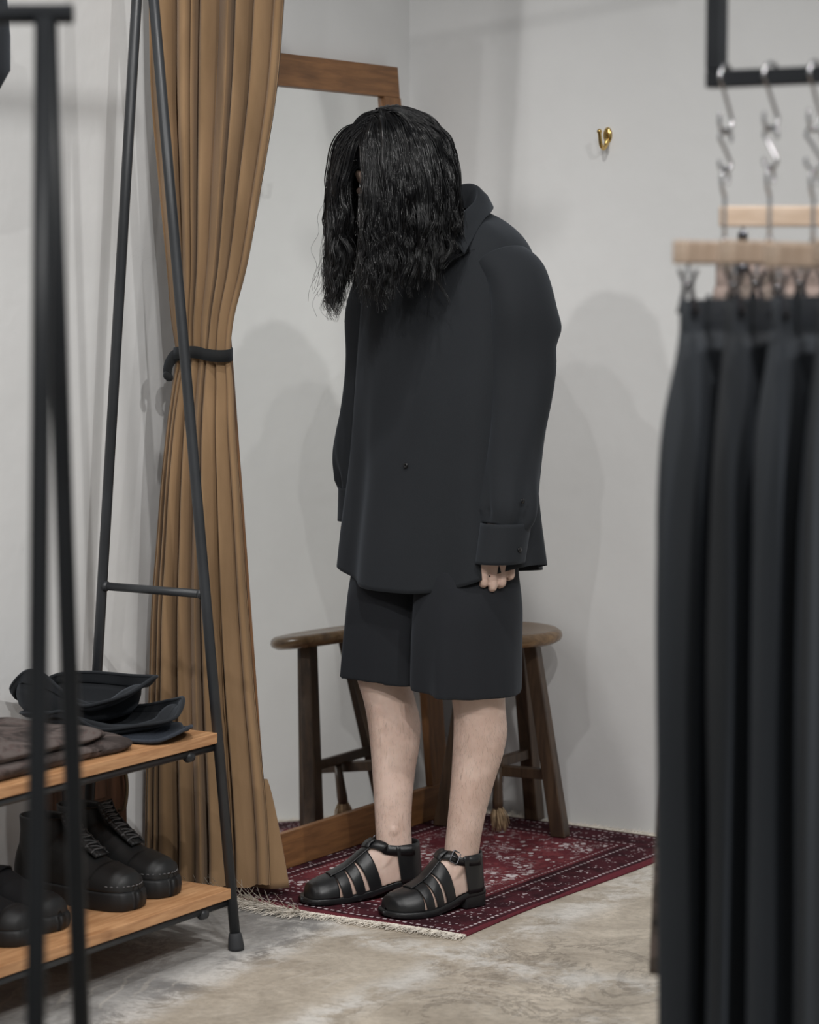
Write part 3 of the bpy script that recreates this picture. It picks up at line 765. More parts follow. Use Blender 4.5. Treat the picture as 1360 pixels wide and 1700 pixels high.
PX, PY = np.array([PC, -PS, 0]), np.array([PS, PC, 0])
HANDS = {}
def body():
    mb = MB()
    # legs: lofted in world space along foot direction
    for side, knee, hip in (('left', np.array([0.142, 5.315, 0.465]), np.array([0.130, 5.372, 0.86])), ('right', np.array([-0.056, 5.480, 0.465]), np.array([-0.005, 5.492, 0.86]))):
        h, d, out, L = foot_frame(side)
        ank = h + d * L * 0.235 + Z3 * 0.10
        # z, lateral radius, fore-aft radius, back shift
        tab = [(0.055, .024, .030, .006), (0.085, .0295, .036, .004), (0.115, .0330, .0385, .003), (0.135, .0335, .0385, .003), (0.20, .0365, .041, .006), (0.27, .0435, .047, .012), (0.33, .052, .054, .018), (0.375, .0545, .057, .018),
               (0.42, .052, .056, .010), (0.465, .0545, .058, .0), (0.52, .059, .064, .0), (0.65, .070, .076, .0), (0.86, .082, .09, .0)]
        R = []; t = np.arange(28) * 2 * math.pi / 28
        for z in np.linspace(0.05, 0.86, 60):
            lr, fr, bk = interp(tab, z)
            k = z
            if z < 0.465:
                f = (z - 0.10) / 0.365; c = ank * (1 - f) + knee * f
            else:
                f = (z - 0.465) / 0.395; c = knee * (1 - f) + hip * f
            c = np.array([c[0], c[1], z]) - d * bk
            P = c + np.outer(np.cos(t) * lr, out) + np.outer(np.sin(t) * fr, d)
            R.append(P)
        mb.add(*loft(R))
        # kneecap, shin, ankle bones, heel tendon
        mb.add(*ball(knee + d * 0.030 + Z3 * 0.01, (0.03, 0.03, 0.035)))
        mb.add(*ball(ank + out * 0.0215 - d * 0.004 + Z3 * 0.034, (0.014, 0.014, 0.019)))
        mb.add(*ball(ank - out * 0.0125 + d * 0.004 + Z3 * 0.046, (0.015, 0.016, 0.021)))
        R = []
        for s in np.linspace(0.02, 0.95, 30):
            top = [foot_section(side, s, p, -0.0015) for p in np.linspace(0, math.pi, 15)]
            a, b = top[0], top[-1]
            bot = [a * (1 - f) + b * f for f in (0.9, 0.6, 0.3, 0.1)][::-1][::-1]
            bot = [b * f + a * (1 - f) for f in (0.9, 0.65, 0.35, 0.1)]
            R.append(top + bot)
        mb.add(*loft(R))
        # instep wedge from shin to foot
        mb.add(*limb([(ank + d * 0.004 + Z3 * 0.01, .030, .034, out, d), (ank + d * 0.030 - Z3 * 0.022, .031, .030, out, (d + Z3) * 0.7), (ank + d * 0.065 - Z3 * 0.045, .029, .02, out, (d + Z3) * 0.7)], 10, 16))
    # trunk (slim, all of it under clothes)
    tab = [(0.80, .0, .15, .105), (0.90, .0, .155, .11), (1.02, .0, .135, .10), (1.15, .008, .145, .105), (1.27, .018, .165, .108), (1.34, .022, .165, .095), (1.385, .022, .12, .075), (1.42, .02, .065, .060)]
    R = []; t = np.arange(36) * 2 * math.pi / 36
    for z in np.linspace(0.80, 1.42, 32):
        cy, a, b = interp(tab, z); R.append(PW(np.stack([a * np.cos(t), cy + b * np.sin(t), np.full(36, z)], 1)))
    mb.add(*loft(R))
    # neck
    mb.add(*limb([(PW([0, 0.022, 1.37]), .062, .060, PX, PY), (PW([0, 0.000, 1.43]), .056, .056, PX, PY), (PW([0, -0.045, 1.475]), .053, .056, PX, PY), (PW([0, -0.085, 1.525]), .055, .06, PX, PY)], 16, 20))
    # head with face
    def hb(c, r):
        V, F = ball((0, 0, 0), r, None, 24, 15); mb.add(PW(head_pt(V + np.asarray(c))), F)
    hb((0, 0.006, 0.018), (0.076, 0.096, 0.094)); hb((0, -0.022, -0.035), (0.062, 0.068, 0.075)); hb((0, -0.052, -0.082), (0.038, 0.036, 0.030))
    hb((0, -0.088, 0.018), (0.045, 0.012, 0.014)); hb((0, -0.098, -0.022), (0.011, 0.014, 0.026)); hb((0, -0.106, -0.036), (0.013, 0.013, 0.009))
    for sx in (-1, 1):
        hb((sx * 0.034, -0.078, -0.028), (0.022, 0.018, 0.018)); hb((sx * 0.077, 0.006, -0.012), (0.008, 0.018, 0.030)); hb((sx * 0.012, -0.101, -0.038), (0.008, 0.009, 0.007))
        hb((sx * 0.030, -0.080, 0.002), (0.013, 0.010, 0.009))
    hb((0, -0.091, -0.062), (0.022, 0.010, 0.006)); hb((0, -0.089, -0.071), (0.019, 0.010, 0.006))
    # arms
    def arm(side, pts):
        mb.add(*limb([(PW(p), ra, rb, PX, PY) for p, ra, rb in pts], 30, 18))
    arm('left', [((0.150, 0.03, 1.355), .046, .046), ((0.178, 0.035, 1.28), .044, .046), ((0.198, 0.032, 1.18), .040, .042), ((0.210, 0.020, 1.07), .036, .038), ((0.216, -0.008, 0.96), .035, .037), ((0.214, -0.038, 0.85), .028, .030), ((0.211, -0.053, 0.790), .022, .028)])
    arm('right', [((-0.150, 0.03, 1.355), .046, .046), ((-0.178, 0.035, 1.28), .044, .046), ((-0.195, 0.030, 1.18), .040, .042), ((-0.205, 0.012, 1.07), .036, .038), ((-0.210, -0.012, 0.96), .035, .037), ((-0.204, -0.028, 0.87), .028, .030), ((-0.200, -0.034, 0.815), .022, .028)])
    # hands: spread direction runs thumb -> little finger, nrm points to the palm side
    def hand(side, wrist, spread, nrm, curl):
        sp = np.array([*spread, 0.0]); sp /= np.linalg.norm(sp); nr = np.array([*nrm, 0.0]); nr /= np.linalg.norm(nr)
        w = np.asarray(wrist, float); dn = np.array([0, 0, -1.0])
        kn = w + dn * 0.072
        mb.add(*limb([(PW(w + dn * -0.01), .023, .017, PX * sp[0] + PY * sp[1], PX * nr[0] + PY * nr[1]), (PW(w + dn * 0.022), .029, .017, PX * sp[0] + PY * sp[1], PX * nr[0] + PY * nr[1]),
                      (PW(w + dn * 0.048), .036, .013, PX * sp[0] + PY * sp[1], PX * nr[0] + PY * nr[1]), (PW(kn + dn * 0.004), .036, .0085, PX * sp[0] + PY * sp[1], PX * nr[0] + PY * nr[1])], 14, 18))
        Ls = (0.041, 0.045, 0.041, 0.033)
        for i, L in enumerate(Ls):
            o_ = (-0.0290 + i * 0.0194)
            b = kn + sp * o_ + dn * (-0.004 - 0.004 * abs(i - 1.2)); sc_ = L / 0.045
            c1, c2, c3 = curl
            dirs = [dn * math.cos(a) + nr * math.sin(a) for a in (c1, c1 + c2, c1 + c2 + c3)]
            p1 = b + dirs[0] * 0.056 * sc_; p2 = p1 + dirs[1] * 0.028 * sc_; p3 = p2 + dirs[2] * 0.020 * sc_
            path = [b - dn * -0.006 * -1, b + dirs[0] * 0.028 * sc_, p1, (p1 + p2) / 2, p2, p3]
            path[0] = b - dirs[0] * 0.016
            rr = [0.0088, 0.0086, 0.0089, 0.0080, 0.0080, 0.0062]
            if i == 3: rr = [r * 0.88 for r in rr]
            P = smooth_path([PW(q) for q in path], 18); V, F = tube(P, np.interp(np.linspace(0, 5, 18), range(6), rr), 12)
            mb.add(V, F)
            V, F = ball(P[-1], 0.0066, None, 12, 7); mb.add(V, F)
        # thumb from the side of the palm near its base
        b = w + dn * 0.025 - sp * 0.022 + nr * 0.006; d1 = dn * 0.80 - sp * 0.50 + nr * 0.34; d1 /= np.linalg.norm(d1); d2 = dn * 0.95 - sp * 0.02 + nr * 0.30; d2 /= np.linalg.norm(d2)
        p1 = b + d1 * 0.040; p2 = p1 + d2 * 0.032; p3 = p2 + d2 * 0.022
        P = smooth_path([PW(q) for q in (b - d1 * 0.008, b + d1 * 0.02, p1, p2, p3)], 18)
        mb.add(*tube(P, np.interp(np.linspace(0, 4, 18), range(5), [.013, .013, .0105, .0098, .0070]), 12)); mb.add(*ball(P[-1], 0.0070, None, 12, 7))
        HANDS[side] = (kn, sp, nr)
    hand('left', (0.212, -0.055, 0.812), (0.50, 0.87), (-0.87, 0.50), (0.06, 1.2, 1.2))
    hand('right', (-0.214, -0.046, 0.835), (-0.45, 0.89), (0.89, 0.45), (0.15, 0.9, 0.6))
    V, F = remesh(mb, 0.0025, 2)
    o = mk('body', V, F, 'skin', PE); o['label'] = 'bare legs, hands and face'
    return V
BODY_V = body()

# ---------------- shirt
def shirt():
    n = 180; t = np.arange(n) * 2 * math.pi / n
    # level, a, b_front, b_back, cy, z_side, z_front, z_back
    lv = [(0, .066, .062, .066, .022, 1.440, 1.395, 1.462), (1, .100, .085, .088, .024, 1.436, 1.380, 1.456), (2, .138, .106, .110, .028, 1.418, 1.352, 1.436), (3, .170, .120, .126, .032, 1.392, 1.318, 1.402),
          (4, .192, .128, .136, .034, 1.352, 1.275, 1.355), (5, .203, .134, .142, .032, 1.29, 1.21, 1.28), (6, .207, .139, .145, .028, 1.19, 1.12, 1.17), (7, .209, .143, .146, .022, 1.06, 1.01, 1.05),
          (8, .215, .149, .148, .018, .93, .90, .93), (9, .225, .156, .153, .016, .815, .785, .805), (10, .236, .163, .160, .016, .728, .668, .690)]
    rings = []
    for l in np.linspace(0, 10, 120):
        a, bf, bb, cy, zs, zf, zb = interp(lv, l)
        c, s = np.cos(t), np.sin(t); e = 0.86
        X = np.sign(c) * np.abs(c) ** e * a; b = np.where(s < 0, bf, bb); Yv = np.sign(s) * np.abs(s) ** e * b
        zfb = np.where(s < 0, zf, zb); p = 2.0 if l < 6 else 2.4
        Z = zfb + (zs - zfb) * np.abs(c) ** p
        # drape: soft vertical folds growing toward the hem, a diagonal pull across the chest
        k = np.clip((l - 4.5) / 5.5, 0, 1)
        fold = 0.0085 * k * (np.sin(t * 7 + 0.6) + 0.6 * np.sin(t * 11 + 2.0 + l * 0.15)) + 0.010 * k * np.exp(-((t - 5.95) / 0.22) ** 2) - 0.008 * k * np.exp(-((t - 5.55) / 0.2) ** 2)
        pull = 0.006 * np.exp(-((t - (4.95 - 0.16 * (l - 6))) / 0.14) ** 2) * math.exp(-((l - 6.3) / 1.1) ** 2)
        pull -= 0.007 * np.exp(-((t - (4.70 - 0.16 * (l - 6))) / 0.14) ** 2) * math.exp(-((l - 6.3) / 1.1) ** 2)
        nx, ny = X / (a * a), Yv / (b * b); nn = np.hypot(nx, ny); nx, ny = nx / nn, ny / nn
        nz = np.array([mnoise.noise((x_ * 9, y_ * 9, float(l) * 0.55)) for x_, y_ in zip(X, Yv)]) * 0.0045 * np.clip((l - 2.5) / 2, 0, 1)
        X = X + nx * (fold + pull + nz); Yv = Yv + ny * (fold + pull + nz)
        rings.append(PW(np.stack([X, cy + Yv, Z], 1)))
    # turn under at the hem
    last = rings[-1]; cen = last.mean(0)
    inn = last + (cen - last) * np.array([0.012, 0.012, 0]) ; rings.append(inn)
    inn2 = last + (cen - last) * np.array([0.02, 0.02, 0]) + Z3 * 0.03; rings.append(inn2)
    sh = mk('shirt', *loft(rings, True, False), 'shirt_cloth', PE); sh['label'] = 'oversized black long-sleeved shirt with a curved hem'
    # hem stitch line
    arr = np.array(rings[:120])
    # placket edge and buttons on the front: ring index by level; his right-front overlap
    def surf(level, th, off=0.0):
        i = level / 10 * 119; i0 = int(min(i, 118)); f = i - i0; j = (th / (2 * math.pi) * n) % n; j0 = int(j); g = j - j0; j1 = (j0 + 1) % n
        P = lambda a_, b_: arr[a_, b_]
        p = (P(i0, j0) * (1 - g) + P(i0, j1) * g) * (1 - f) + (P(i0 + 1, j0) * (1 - g) + P(i0 + 1, j1) * g) * f
        tu = P(i0, (j0 + 2) % n) - P(i0, (j0 - 2) % n); tv = arr[min(i0 + 2, 119), j0] - arr[max(i0 - 2, 0), j0]
        nrm = np.cross(tv, tu); nrm /= np.linalg.norm(nrm)
        c = np.array([*PW([0, 0.02, 0])[:2], p[2]])
        if nrm @ (p - c) < 0: nrm = -nrm
        return p + nrm * off, nrm
    TH0 = 1.5 * math.pi + 0.07
    for l, in ((7.72,),):
        p, q = surf(l, TH0 + 0.01, 0.0028)
        V, F = tube([p - q * 0.001, p + q * 0.001, p + q * 0.0019, p + q * 0.0016], [0.0052, 0.0056, 0.0046, 0.001], 16); mk('button', V, F, 'button_horn', sh)
    # sleeves with elbow crease and pleats above the cuff
    def sleeve(side, pts, cuff_pts, seed, slit):
        k = 64; t = np.arange(k) * 2 * math.pi / k
        P = smooth_path([p[0] for p in pts], 90); kk = np.linspace(0, len(pts) - 1, 90)
        ra = np.interp(kk, range(len(pts)), [p[1] for p in pts]); rb = np.interp(kk, range(len(pts)), [p[2] for p in pts])
        for _ in range(4): ra[1:-1] = (ra[:-2] + ra[1:-1] + ra[2:]) / 3; rb[1:-1] = (rb[:-2] + rb[1:-1] + rb[2:]) / 3
        R = []
        for i in range(90):
            f = i / 89
            pleat = 0.0085 * np.interp(f, [0.66, 0.9, 1.0], [0, 1, 0.35]) * (np.sin(t * 5 + seed) * 0.55 + np.sin(t * 8 + 1.3 * seed) * 0.45)
            elbow = 0.0075 * math.exp(-((f - 0.33) / 0.035) ** 2) * np.exp(-(((t - 0.9 + math.pi) % (2 * math.pi) - math.pi) / 0.45) ** 2) - 0.004 * math.exp(-((f - 0.38) / 0.03) ** 2) * np.exp(-(((t - 0.9 + math.pi) % (2 * math.pi) - math.pi) / 0.6) ** 2)
            diag = (0.0035 * np.sin(t * 2 + f * 14 + seed) + np.array([mnoise.noise((math.cos(q) * 1.3 + seed, math.sin(q) * 1.3, f * 5)) for q in t]) * 0.007) * math.sin(math.pi * f)
            rr = pleat + elbow + diag
            T_ = P[min(i + 1, 89)] - P[max(i - 1, 0)]; T_ /= np.linalg.norm(T_)
            ad = np.cross(T_, np.array([0, -1.0, 0])); ad /= np.linalg.norm(ad); bd = np.cross(ad, T_)
            if bd[1] < 0: bd = -bd
            if side == 'left' and ad[0] + ad[2] < 0: ad = -ad
            if side == 'right' and ad[0] - ad[2] < 0: ad = -ad
            R.append(P[i] + np.outer((ra[i] + rr) * np.cos(t), ad) + np.outer((rb[i] + rr) * np.sin(t), bd))
        R0 = R[0]; c0 = R0.mean(0)
        R = [c0 + (R0 - c0) * 0.1 - np.array([math.copysign(0.03, c0[0]), 0, 0.01]), c0 + (R0 - c0) * 0.93] + R
        end = R[-1]; ce = end.mean(0); R.append(ce + (end - ce) * 0.82)
        mk('sleeve', *loft([PW(r) for r in R], True, False), 'shirt_cloth', sh)
        # cuff: a flat band with an overlapping open edge
        (c0, a0, b0), (c1, a1, b1) = cuff_pts; c0, c1 = np.array(c0), np.array(c1)
        g0, g1 = slit; th = np.linspace(g0, g1, 60); rows = []
        for f in np.linspace(0, 1, 12):
            c = c0 + (c1 - c0) * f; a = a0 + (a1 - a0) * f; b = b0 + (b1 - b0) * f
            op = 0.004 * f * np.exp(-((th - th[-1]) / 0.25) ** 2)
            rows.append(np.stack([c[0] + (a + op) * np.cos(th), c[1] + (b + op) * np.sin(th), np.full(60, c[2]) - 0.012 * f * 0 ], 1))
        rows = np.array(rows); inner = rows.copy(); cc = np.linspace(0, 1, 12)[:, None, None] * (c1 - c0) + c0
        inner[..., :2] = cc[..., :2] + (rows[..., :2] - cc[..., :2]) * 0.955
        ring = np.concatenate([rows, inner[:, ::-1]], 1)
        mk('cuff', *loft([PW(r) for r in ring], True, True), 'shirt_cloth', sh)
        return rows
    Ls = [((0.150, 0.032, 1.354), .042, .078), ((0.184, 0.033, 1.315), .054, .081), ((0.203, 0.034, 1.245), .060, .080), ((0.204, 0.028, 1.14), .061, .073), ((0.204, 0.012, 1.02), .058, .067),
          ((0.209, -0.010, 0.915), .057, .063), ((0.218, -0.028, 0.845), .056, .061), ((0.2165, -0.039, 0.808), .046, .049)]
    r = sleeve('left', Ls, [((0.2165, -0.037, 0.820), .0515, .0555), ((0.213, -0.054, 0.738), .0475, .0525)], 0.4, (-5.55, 0.70))
    Rs = [((-0.150, 0.032, 1.354), .042, .078), ((-0.180, 0.032, 1.315), .052, .079), ((-0.196, 0.032, 1.245), .055, .080), ((-0.202, 0.026, 1.14), .056, .076), ((-0.208, 0.010, 1.03), .056, .070),
          ((-0.212, -0.010, 0.950), .054, .064), ((-0.204, -0.020, 0.892), .047, .056), ((-0.200, -0.027, 0.855), .039, .046)]
    sleeve('right', Rs, [((-0.200, -0.025, 0.868), .044, .052), ((-0.198, -0.034, 0.797), .041, .049)], 1.9, (-3.2, 3.0))
    # cuff and sleeve-placket buttons on the near cuff
    for j, i, dz in ((52, 7, 0.0), (50, 0, 0.048)):
        p = r[i][j] + np.array([0, 0, dz]); o_ = np.array([p[0] - 0.215, p[1] + 0.045, 0]); o_ /= np.linalg.norm(o_)
        p = p + o_ * (0.0008 if dz == 0 else 0.0065)
        pw, ow = PW(p), PX * o_[0] + PY * o_[1]
        V, F = tube([pw, pw + ow * 0.002, pw + ow * 0.0026], [0.0052, 0.0050, 0.001], 14); mk('button', V, F, 'button_horn', sh)
    # shoulder seam bead and back-yoke seam
    # collar: stand plus turned-down leaf, open at the front
    def collar():
        m = 61; f = np.linspace(-1, 1, m)
        def curve(keys):
            k = np.array(keys, float); left = k.copy(); right = k[1:].copy(); right[:, 0] *= -1
            return smooth_path(np.vstack([right[::-1], left]), m)
        fold_o = curve([(0, .100, 1.512), (.042, .085, 1.503), (.070, .045, 1.478), (.074, -.005, 1.450), (.050, -.048, 1.418)])
        top = curve([(0, .092, 1.510), (.037, .077, 1.500), (.062, .042, 1.474), (.066, -.003, 1.446), (.044, -.040, 1.414)])
        out = curve([(0, .126, 1.470), (.055, .110, 1.467), (.096, .056, 1.453), (.118, .000, 1.430), (.134, -.072, 1.366)])
        mid = (fold_o + out) / 2 + np.array([0, 0, 0.004]); mid[:, :2] *= 1.02
        base = top.copy(); base[:, 2] -= 0.060; base[:, :2] = (base[:, :2] - [0, 0.024]) * 1.03 + [0, 0.024]
        rows = [base, (base + top) / 2, top, (top + fold_o) / 2 + [0, 0, 0.003], fold_o, mid, out]
        outer = np.array(rows)
        th = 0.0022; under = [out - [0, 0, th], mid - [0, 0, th * 1.5]]
        V, F = loft([PW(np.array(q)) for q in list(outer) + under], False, False)
        mk('collar', V, F, 'shirt_cloth', sh)
    collar()
shirt()

# ---------------- shorts
def shorts():
    mb = MB(); k = 72; t = np.arange(k) * 2 * math.pi / k
    for sx, (hx, hy) in ((1, (0.106, -0.028)), (-1, (-0.100, -0.012))):
        tab = [(0.0, hx, hy, .112, .110), (0.22, hx * 0.98, hy * 0.9, .110, .112), (0.34, hx * 0.97, hy * 0.8, .108, .111), (0.46, hx * 0.90, hy * 0.6, .102, .107), (0.62, hx * 0.72, 0.004, .094, .103), (1.0, hx * 0.55, 0.014, .090, .100)]
        R = []
        zh = 0.462 if sx > 0 else 0.468
        for f in np.linspace(0, 1, 40):
            cx, cy, a, b = interp(tab, f); z = zh + (0.98 - zh) * f
            fo = 0.004 * np.clip(1 - f * 2.6, 0, 1) * (np.sin(t * 5 + sx) + 0.5 * np.sin(t * 9 + 2)) + 0.012 * np.exp(-(((t - 4.55 - sx * 0.35 + math.pi) % (2 * math.pi) - math.pi) / 0.16) ** 2) * np.clip(1 - f * 2.6, 0, 1)
            c, s = np.cos(t), np.sin(t); e = 0.88
            zz = np.full(k, z) - (0.006 * np.cos(t + 0.5)) * (1 - f)
            R.append(PW(np.stack([cx + (a + fo) * np.sign(c) * np.abs(c) ** e, cy + (b + fo) * np.sign(s) * np.abs(s) ** e, zz], 1)))
        cen = R[0].mean(0); inner = [cen + (R[0] - cen) * 0.95 + Z3 * q for q in (0.0,)]; deep = [cen + (R[0] - cen) * 0.92 + Z3 * 0.06]
        mb.add(*loft(deep + inner + R))
    V, F = remesh(mb, 0.0045, 2)
    o = mk('shorts', V, F, 'shorts_cloth', PE); o['label'] = 'knee-length black pleated shorts'
shorts()

# ---------------- sandals
def sandal(side):
    h, d, out, L = foot_frame(side)
    root = None
    def outline(s, grow=0.0):
        w, ht, sh = interp(FOOT, np.clip(s, 0, 1)); return w + 0.005 + grow, sh
    # sole outline
    ss = np.concatenate([[0.0], 0.5 - 0.5 * np.cos(np.linspace(0.12, math.pi - 0.12, 40)), [1.0]])
    pts = []
    for s in ss:
        w, sh = outline(s); w = 0.012 if s in (0.0, 1.0) else w
        pts.append((s, sh + w))
    for s in ss[::-1]:
        w, sh = outline(s); w = 0.012 if s in (0.0, 1.0) else w
        pts.append((s, sh - w))
    def lay(zf, g):
        R = []
        for s, y in pts:
            q = h + d * (L * s + (s - 0.5) * 2 * g) + out * (y * (1 + g * 12)); R.append(q + Z3 * zf(s))
        return R
    top = lambda s: sole_z(s) + 0.001
    bot = lambda s: np.interp(s, [0, .24, .30, .45, .62, .85, 1.0], [.030, .030, .026, .014, .0072, .0072, .010])
    bot0 = lambda s: max(bot(s), 0.0072)
    R = [lay(lambda s: bot0(s), -0.001), lay(lambda s: bot0(s) + 0.002, 0.0005), lay(lambda s: (bot0(s) + top(s)) / 2, 0.001), lay(lambda s: top(s) - 0.0015, 0.0005), lay(top, -0.001)]
    sd = mk('sandal', *loft(R), 'leather', PE); sd['label'] = 'black leather fisherman sandal'
    # heel block
    hp = [(s, y) for s, y in pts if s <= 0.27]
    half = [q for q in hp if True]
    R = []
    for z, g in ((0.0072, -0.001), (0.0095, 0.0), (0.030, -0.0008), (0.034, -0.002)):
        R.append([h + d * (L * s + (0.0006 if s > .2 else g)) + out * y * (1 + g * 10) + Z3 * z for s, y in half])
    mk('heel_block', *loft(R), 'leather', sd)
    def patch(name, fa, fb, p0, p1, off=0.0025, th=0.0025, np_=26, ns=10, mat='leather', lift=0.0):
        rows_o, rows_i = [], []
        for ph in np.linspace(p0, p1, np_):
            a, b = fa(ph), fb(ph)
            rows_o.append([foot_section(side, s, ph, off + lift + 0.0008 * math.sin(math.pi * k / (ns - 1))) for k, s in enumerate(np.linspace(a, b, ns))])
            rows_i.append([foot_section(side, s, ph, off + lift - th) for s in np.linspace(a, b, ns)])
        rows = np.concatenate([np.array(rows_o), np.array(rows_i)[:, ::-1]], 1)
        return mk(name, *loft(rows), mat, sd)
    pi = math.pi; ctr = 1.62
    # toe cap covers the toes
    patch('toe_cap', lambda p: 0.772 - 0.030 * abs(math.cos(p)), lambda p: 1.0, -0.10, pi + 0.10, 0.003, 0.0025, 40, 22)
    # centre strip along the instep
    patch('centre_strip', lambda p: 0.40, lambda p: 0.79, ctr - 0.26, ctr + 0.26, 0.0060, 0.0025, 12, 30)
    sl = lambda s0, k: (lambda p: s0 - k * (1 - math.sin(min(max(p, 0), pi))))
    for s0, s1, k in ((0.672, 0.757, 0.045), (0.585, 0.664, 0.075), (0.470, 0.574, 0.105)):
        patch('strap', sl(s0, k), sl(s1, k), -0.05, ctr - 0.1, 0.0035)
        patch('strap', sl(s0, k), sl(s1, k), ctr + 0.1, pi + 0.05, 0.0035)
    # heel counter: wraps the heel up to the ankle
    rows_o, rows_i = [], []
    for a in np.linspace(-1.0, 1.0, 41):
        f = abs(a); topz = 0.082 - 0.002 * f ** 2
        ro, ri = [], []
        for q in np.linspace(0, 1, 9):
            zz = sole_z(0.1) - 0.002 + q * topz
            rw = 0.0385 - 0.002 * q; cx = h + d * (0.041 + 0.002 * q)
            th_ = min(f / 0.68, 1) * pi / 2
            lat = math.copysign(math.sin(th_) * rw, a); back = -math.cos(th_) * (rw + 0.002 - 0.003 * q) + max(0, f - 0.68) / 0.32 * (0.018 + 0.010 * q)
            p = cx + out * lat + d * back; p = np.array([p[0], p[1], zz]); ro.append(p)
            ri.append(p - out * math.copysign(0.0025, a) * min(1, f * 2) + d * 0.0025 * (1 - f))
        rows_o.append(ro); rows_i.append(ri)
    rows = np.concatenate([np.array(rows_o), np.array(rows_i)[:, ::-1]], 1)
    mk('heel_counter', *loft(rows), 'leather', sd)
    # ankle strap from the counter over the instep
    P = [h + d * 0.030 + out * 0.0385 + Z3 * 0.108, h + d * 0.052 + out * 0.0375 + Z3 * 0.108]
    for ph in np.linspace(0.80, math.pi - 0.80, 13):
        P.append(foot_section(side, 0.19 + 0.235 * math.sin(ph) ** 2.2, ph, 0.0055))
    P += [h + d * 0.052 - out * 0.0375 + Z3 * 0.108, h + d * 0.030 - out * 0.0385 + Z3 * 0.108]
    P = smooth_path(P, 45); Nn = []
    for i in range(len(P)):
        ph = np.interp(i / 44, [0, 0.16, 0.24, 0.76, 0.84, 1], [0.0, 0.05, 0.75, math.pi - 0.75, math.pi - 0.05, math.pi])
        q = out * math.cos(ph) + (Z3 * 0.72 + d * 0.62) * math.sin(ph); Nn.append(q / np.linalg.norm(q))
    mk('ankle_strap', *ribbon(P, Nn, 0.021, 0.0026), 'leather', sd)
    # strip end loop where the centre strip meets the ankle strap
    i = 22; pc, nc = P[i], Nn[i]; q0 = foot_section(side, 0.47, ctr, 0.0065)
    path = smooth_path([q0, q0 * 0.45 + pc * 0.55 + nc * 0.003, pc + nc * 0.0040, pc + nc * 0.0032 - d * 0.010 + Z3 * 0.006], 12)
    nrm = np.array([(d * 0.5 + Z3 * 0.85) * (1 - f) + nc * f for f in np.linspace(0, 1, 12)]); nrm /= np.linalg.norm(nrm, axis=1)[:, None]
    mk('strip_loop', *ribbon(path, nrm, np.linspace(0.030, 0.027, 12), 0.003), 'leather', sd)
    # buckle on the outer side
    j = 9
    pb, nb = np.array(P[j]), np.array(Nn[j]); tb = np.array(P[j + 1]) - np.array(P[j - 1]); tb /= np.linalg.norm(tb); sb = np.cross(tb, nb); pb = pb + nb * 0.0035
    fr = [pb + tb * 0.0085 * a + sb * 0.0125 * b for a, b in ((1, 0.8), (0.8, 1), (-0.8, 1), (-1, 0.8), (-1, -0.8), (-0.8, -1), (0.8, -1), (1, -0.8), (1, 0.8), (0.8, 1))]
    bk = mk('buckle', *tube(fr, 0.0014, 8), 'dark_steel', sd); bk['label'] = 'dark metal buckle'
    mk('buckle_pin', *tube([pb - tb * 0.008, pb + nb * 0.001, pb + tb * 0.0085], 0.0011, 8), 'dark_steel', sd)
for s_ in ('left', 'right'): sandal(s_)

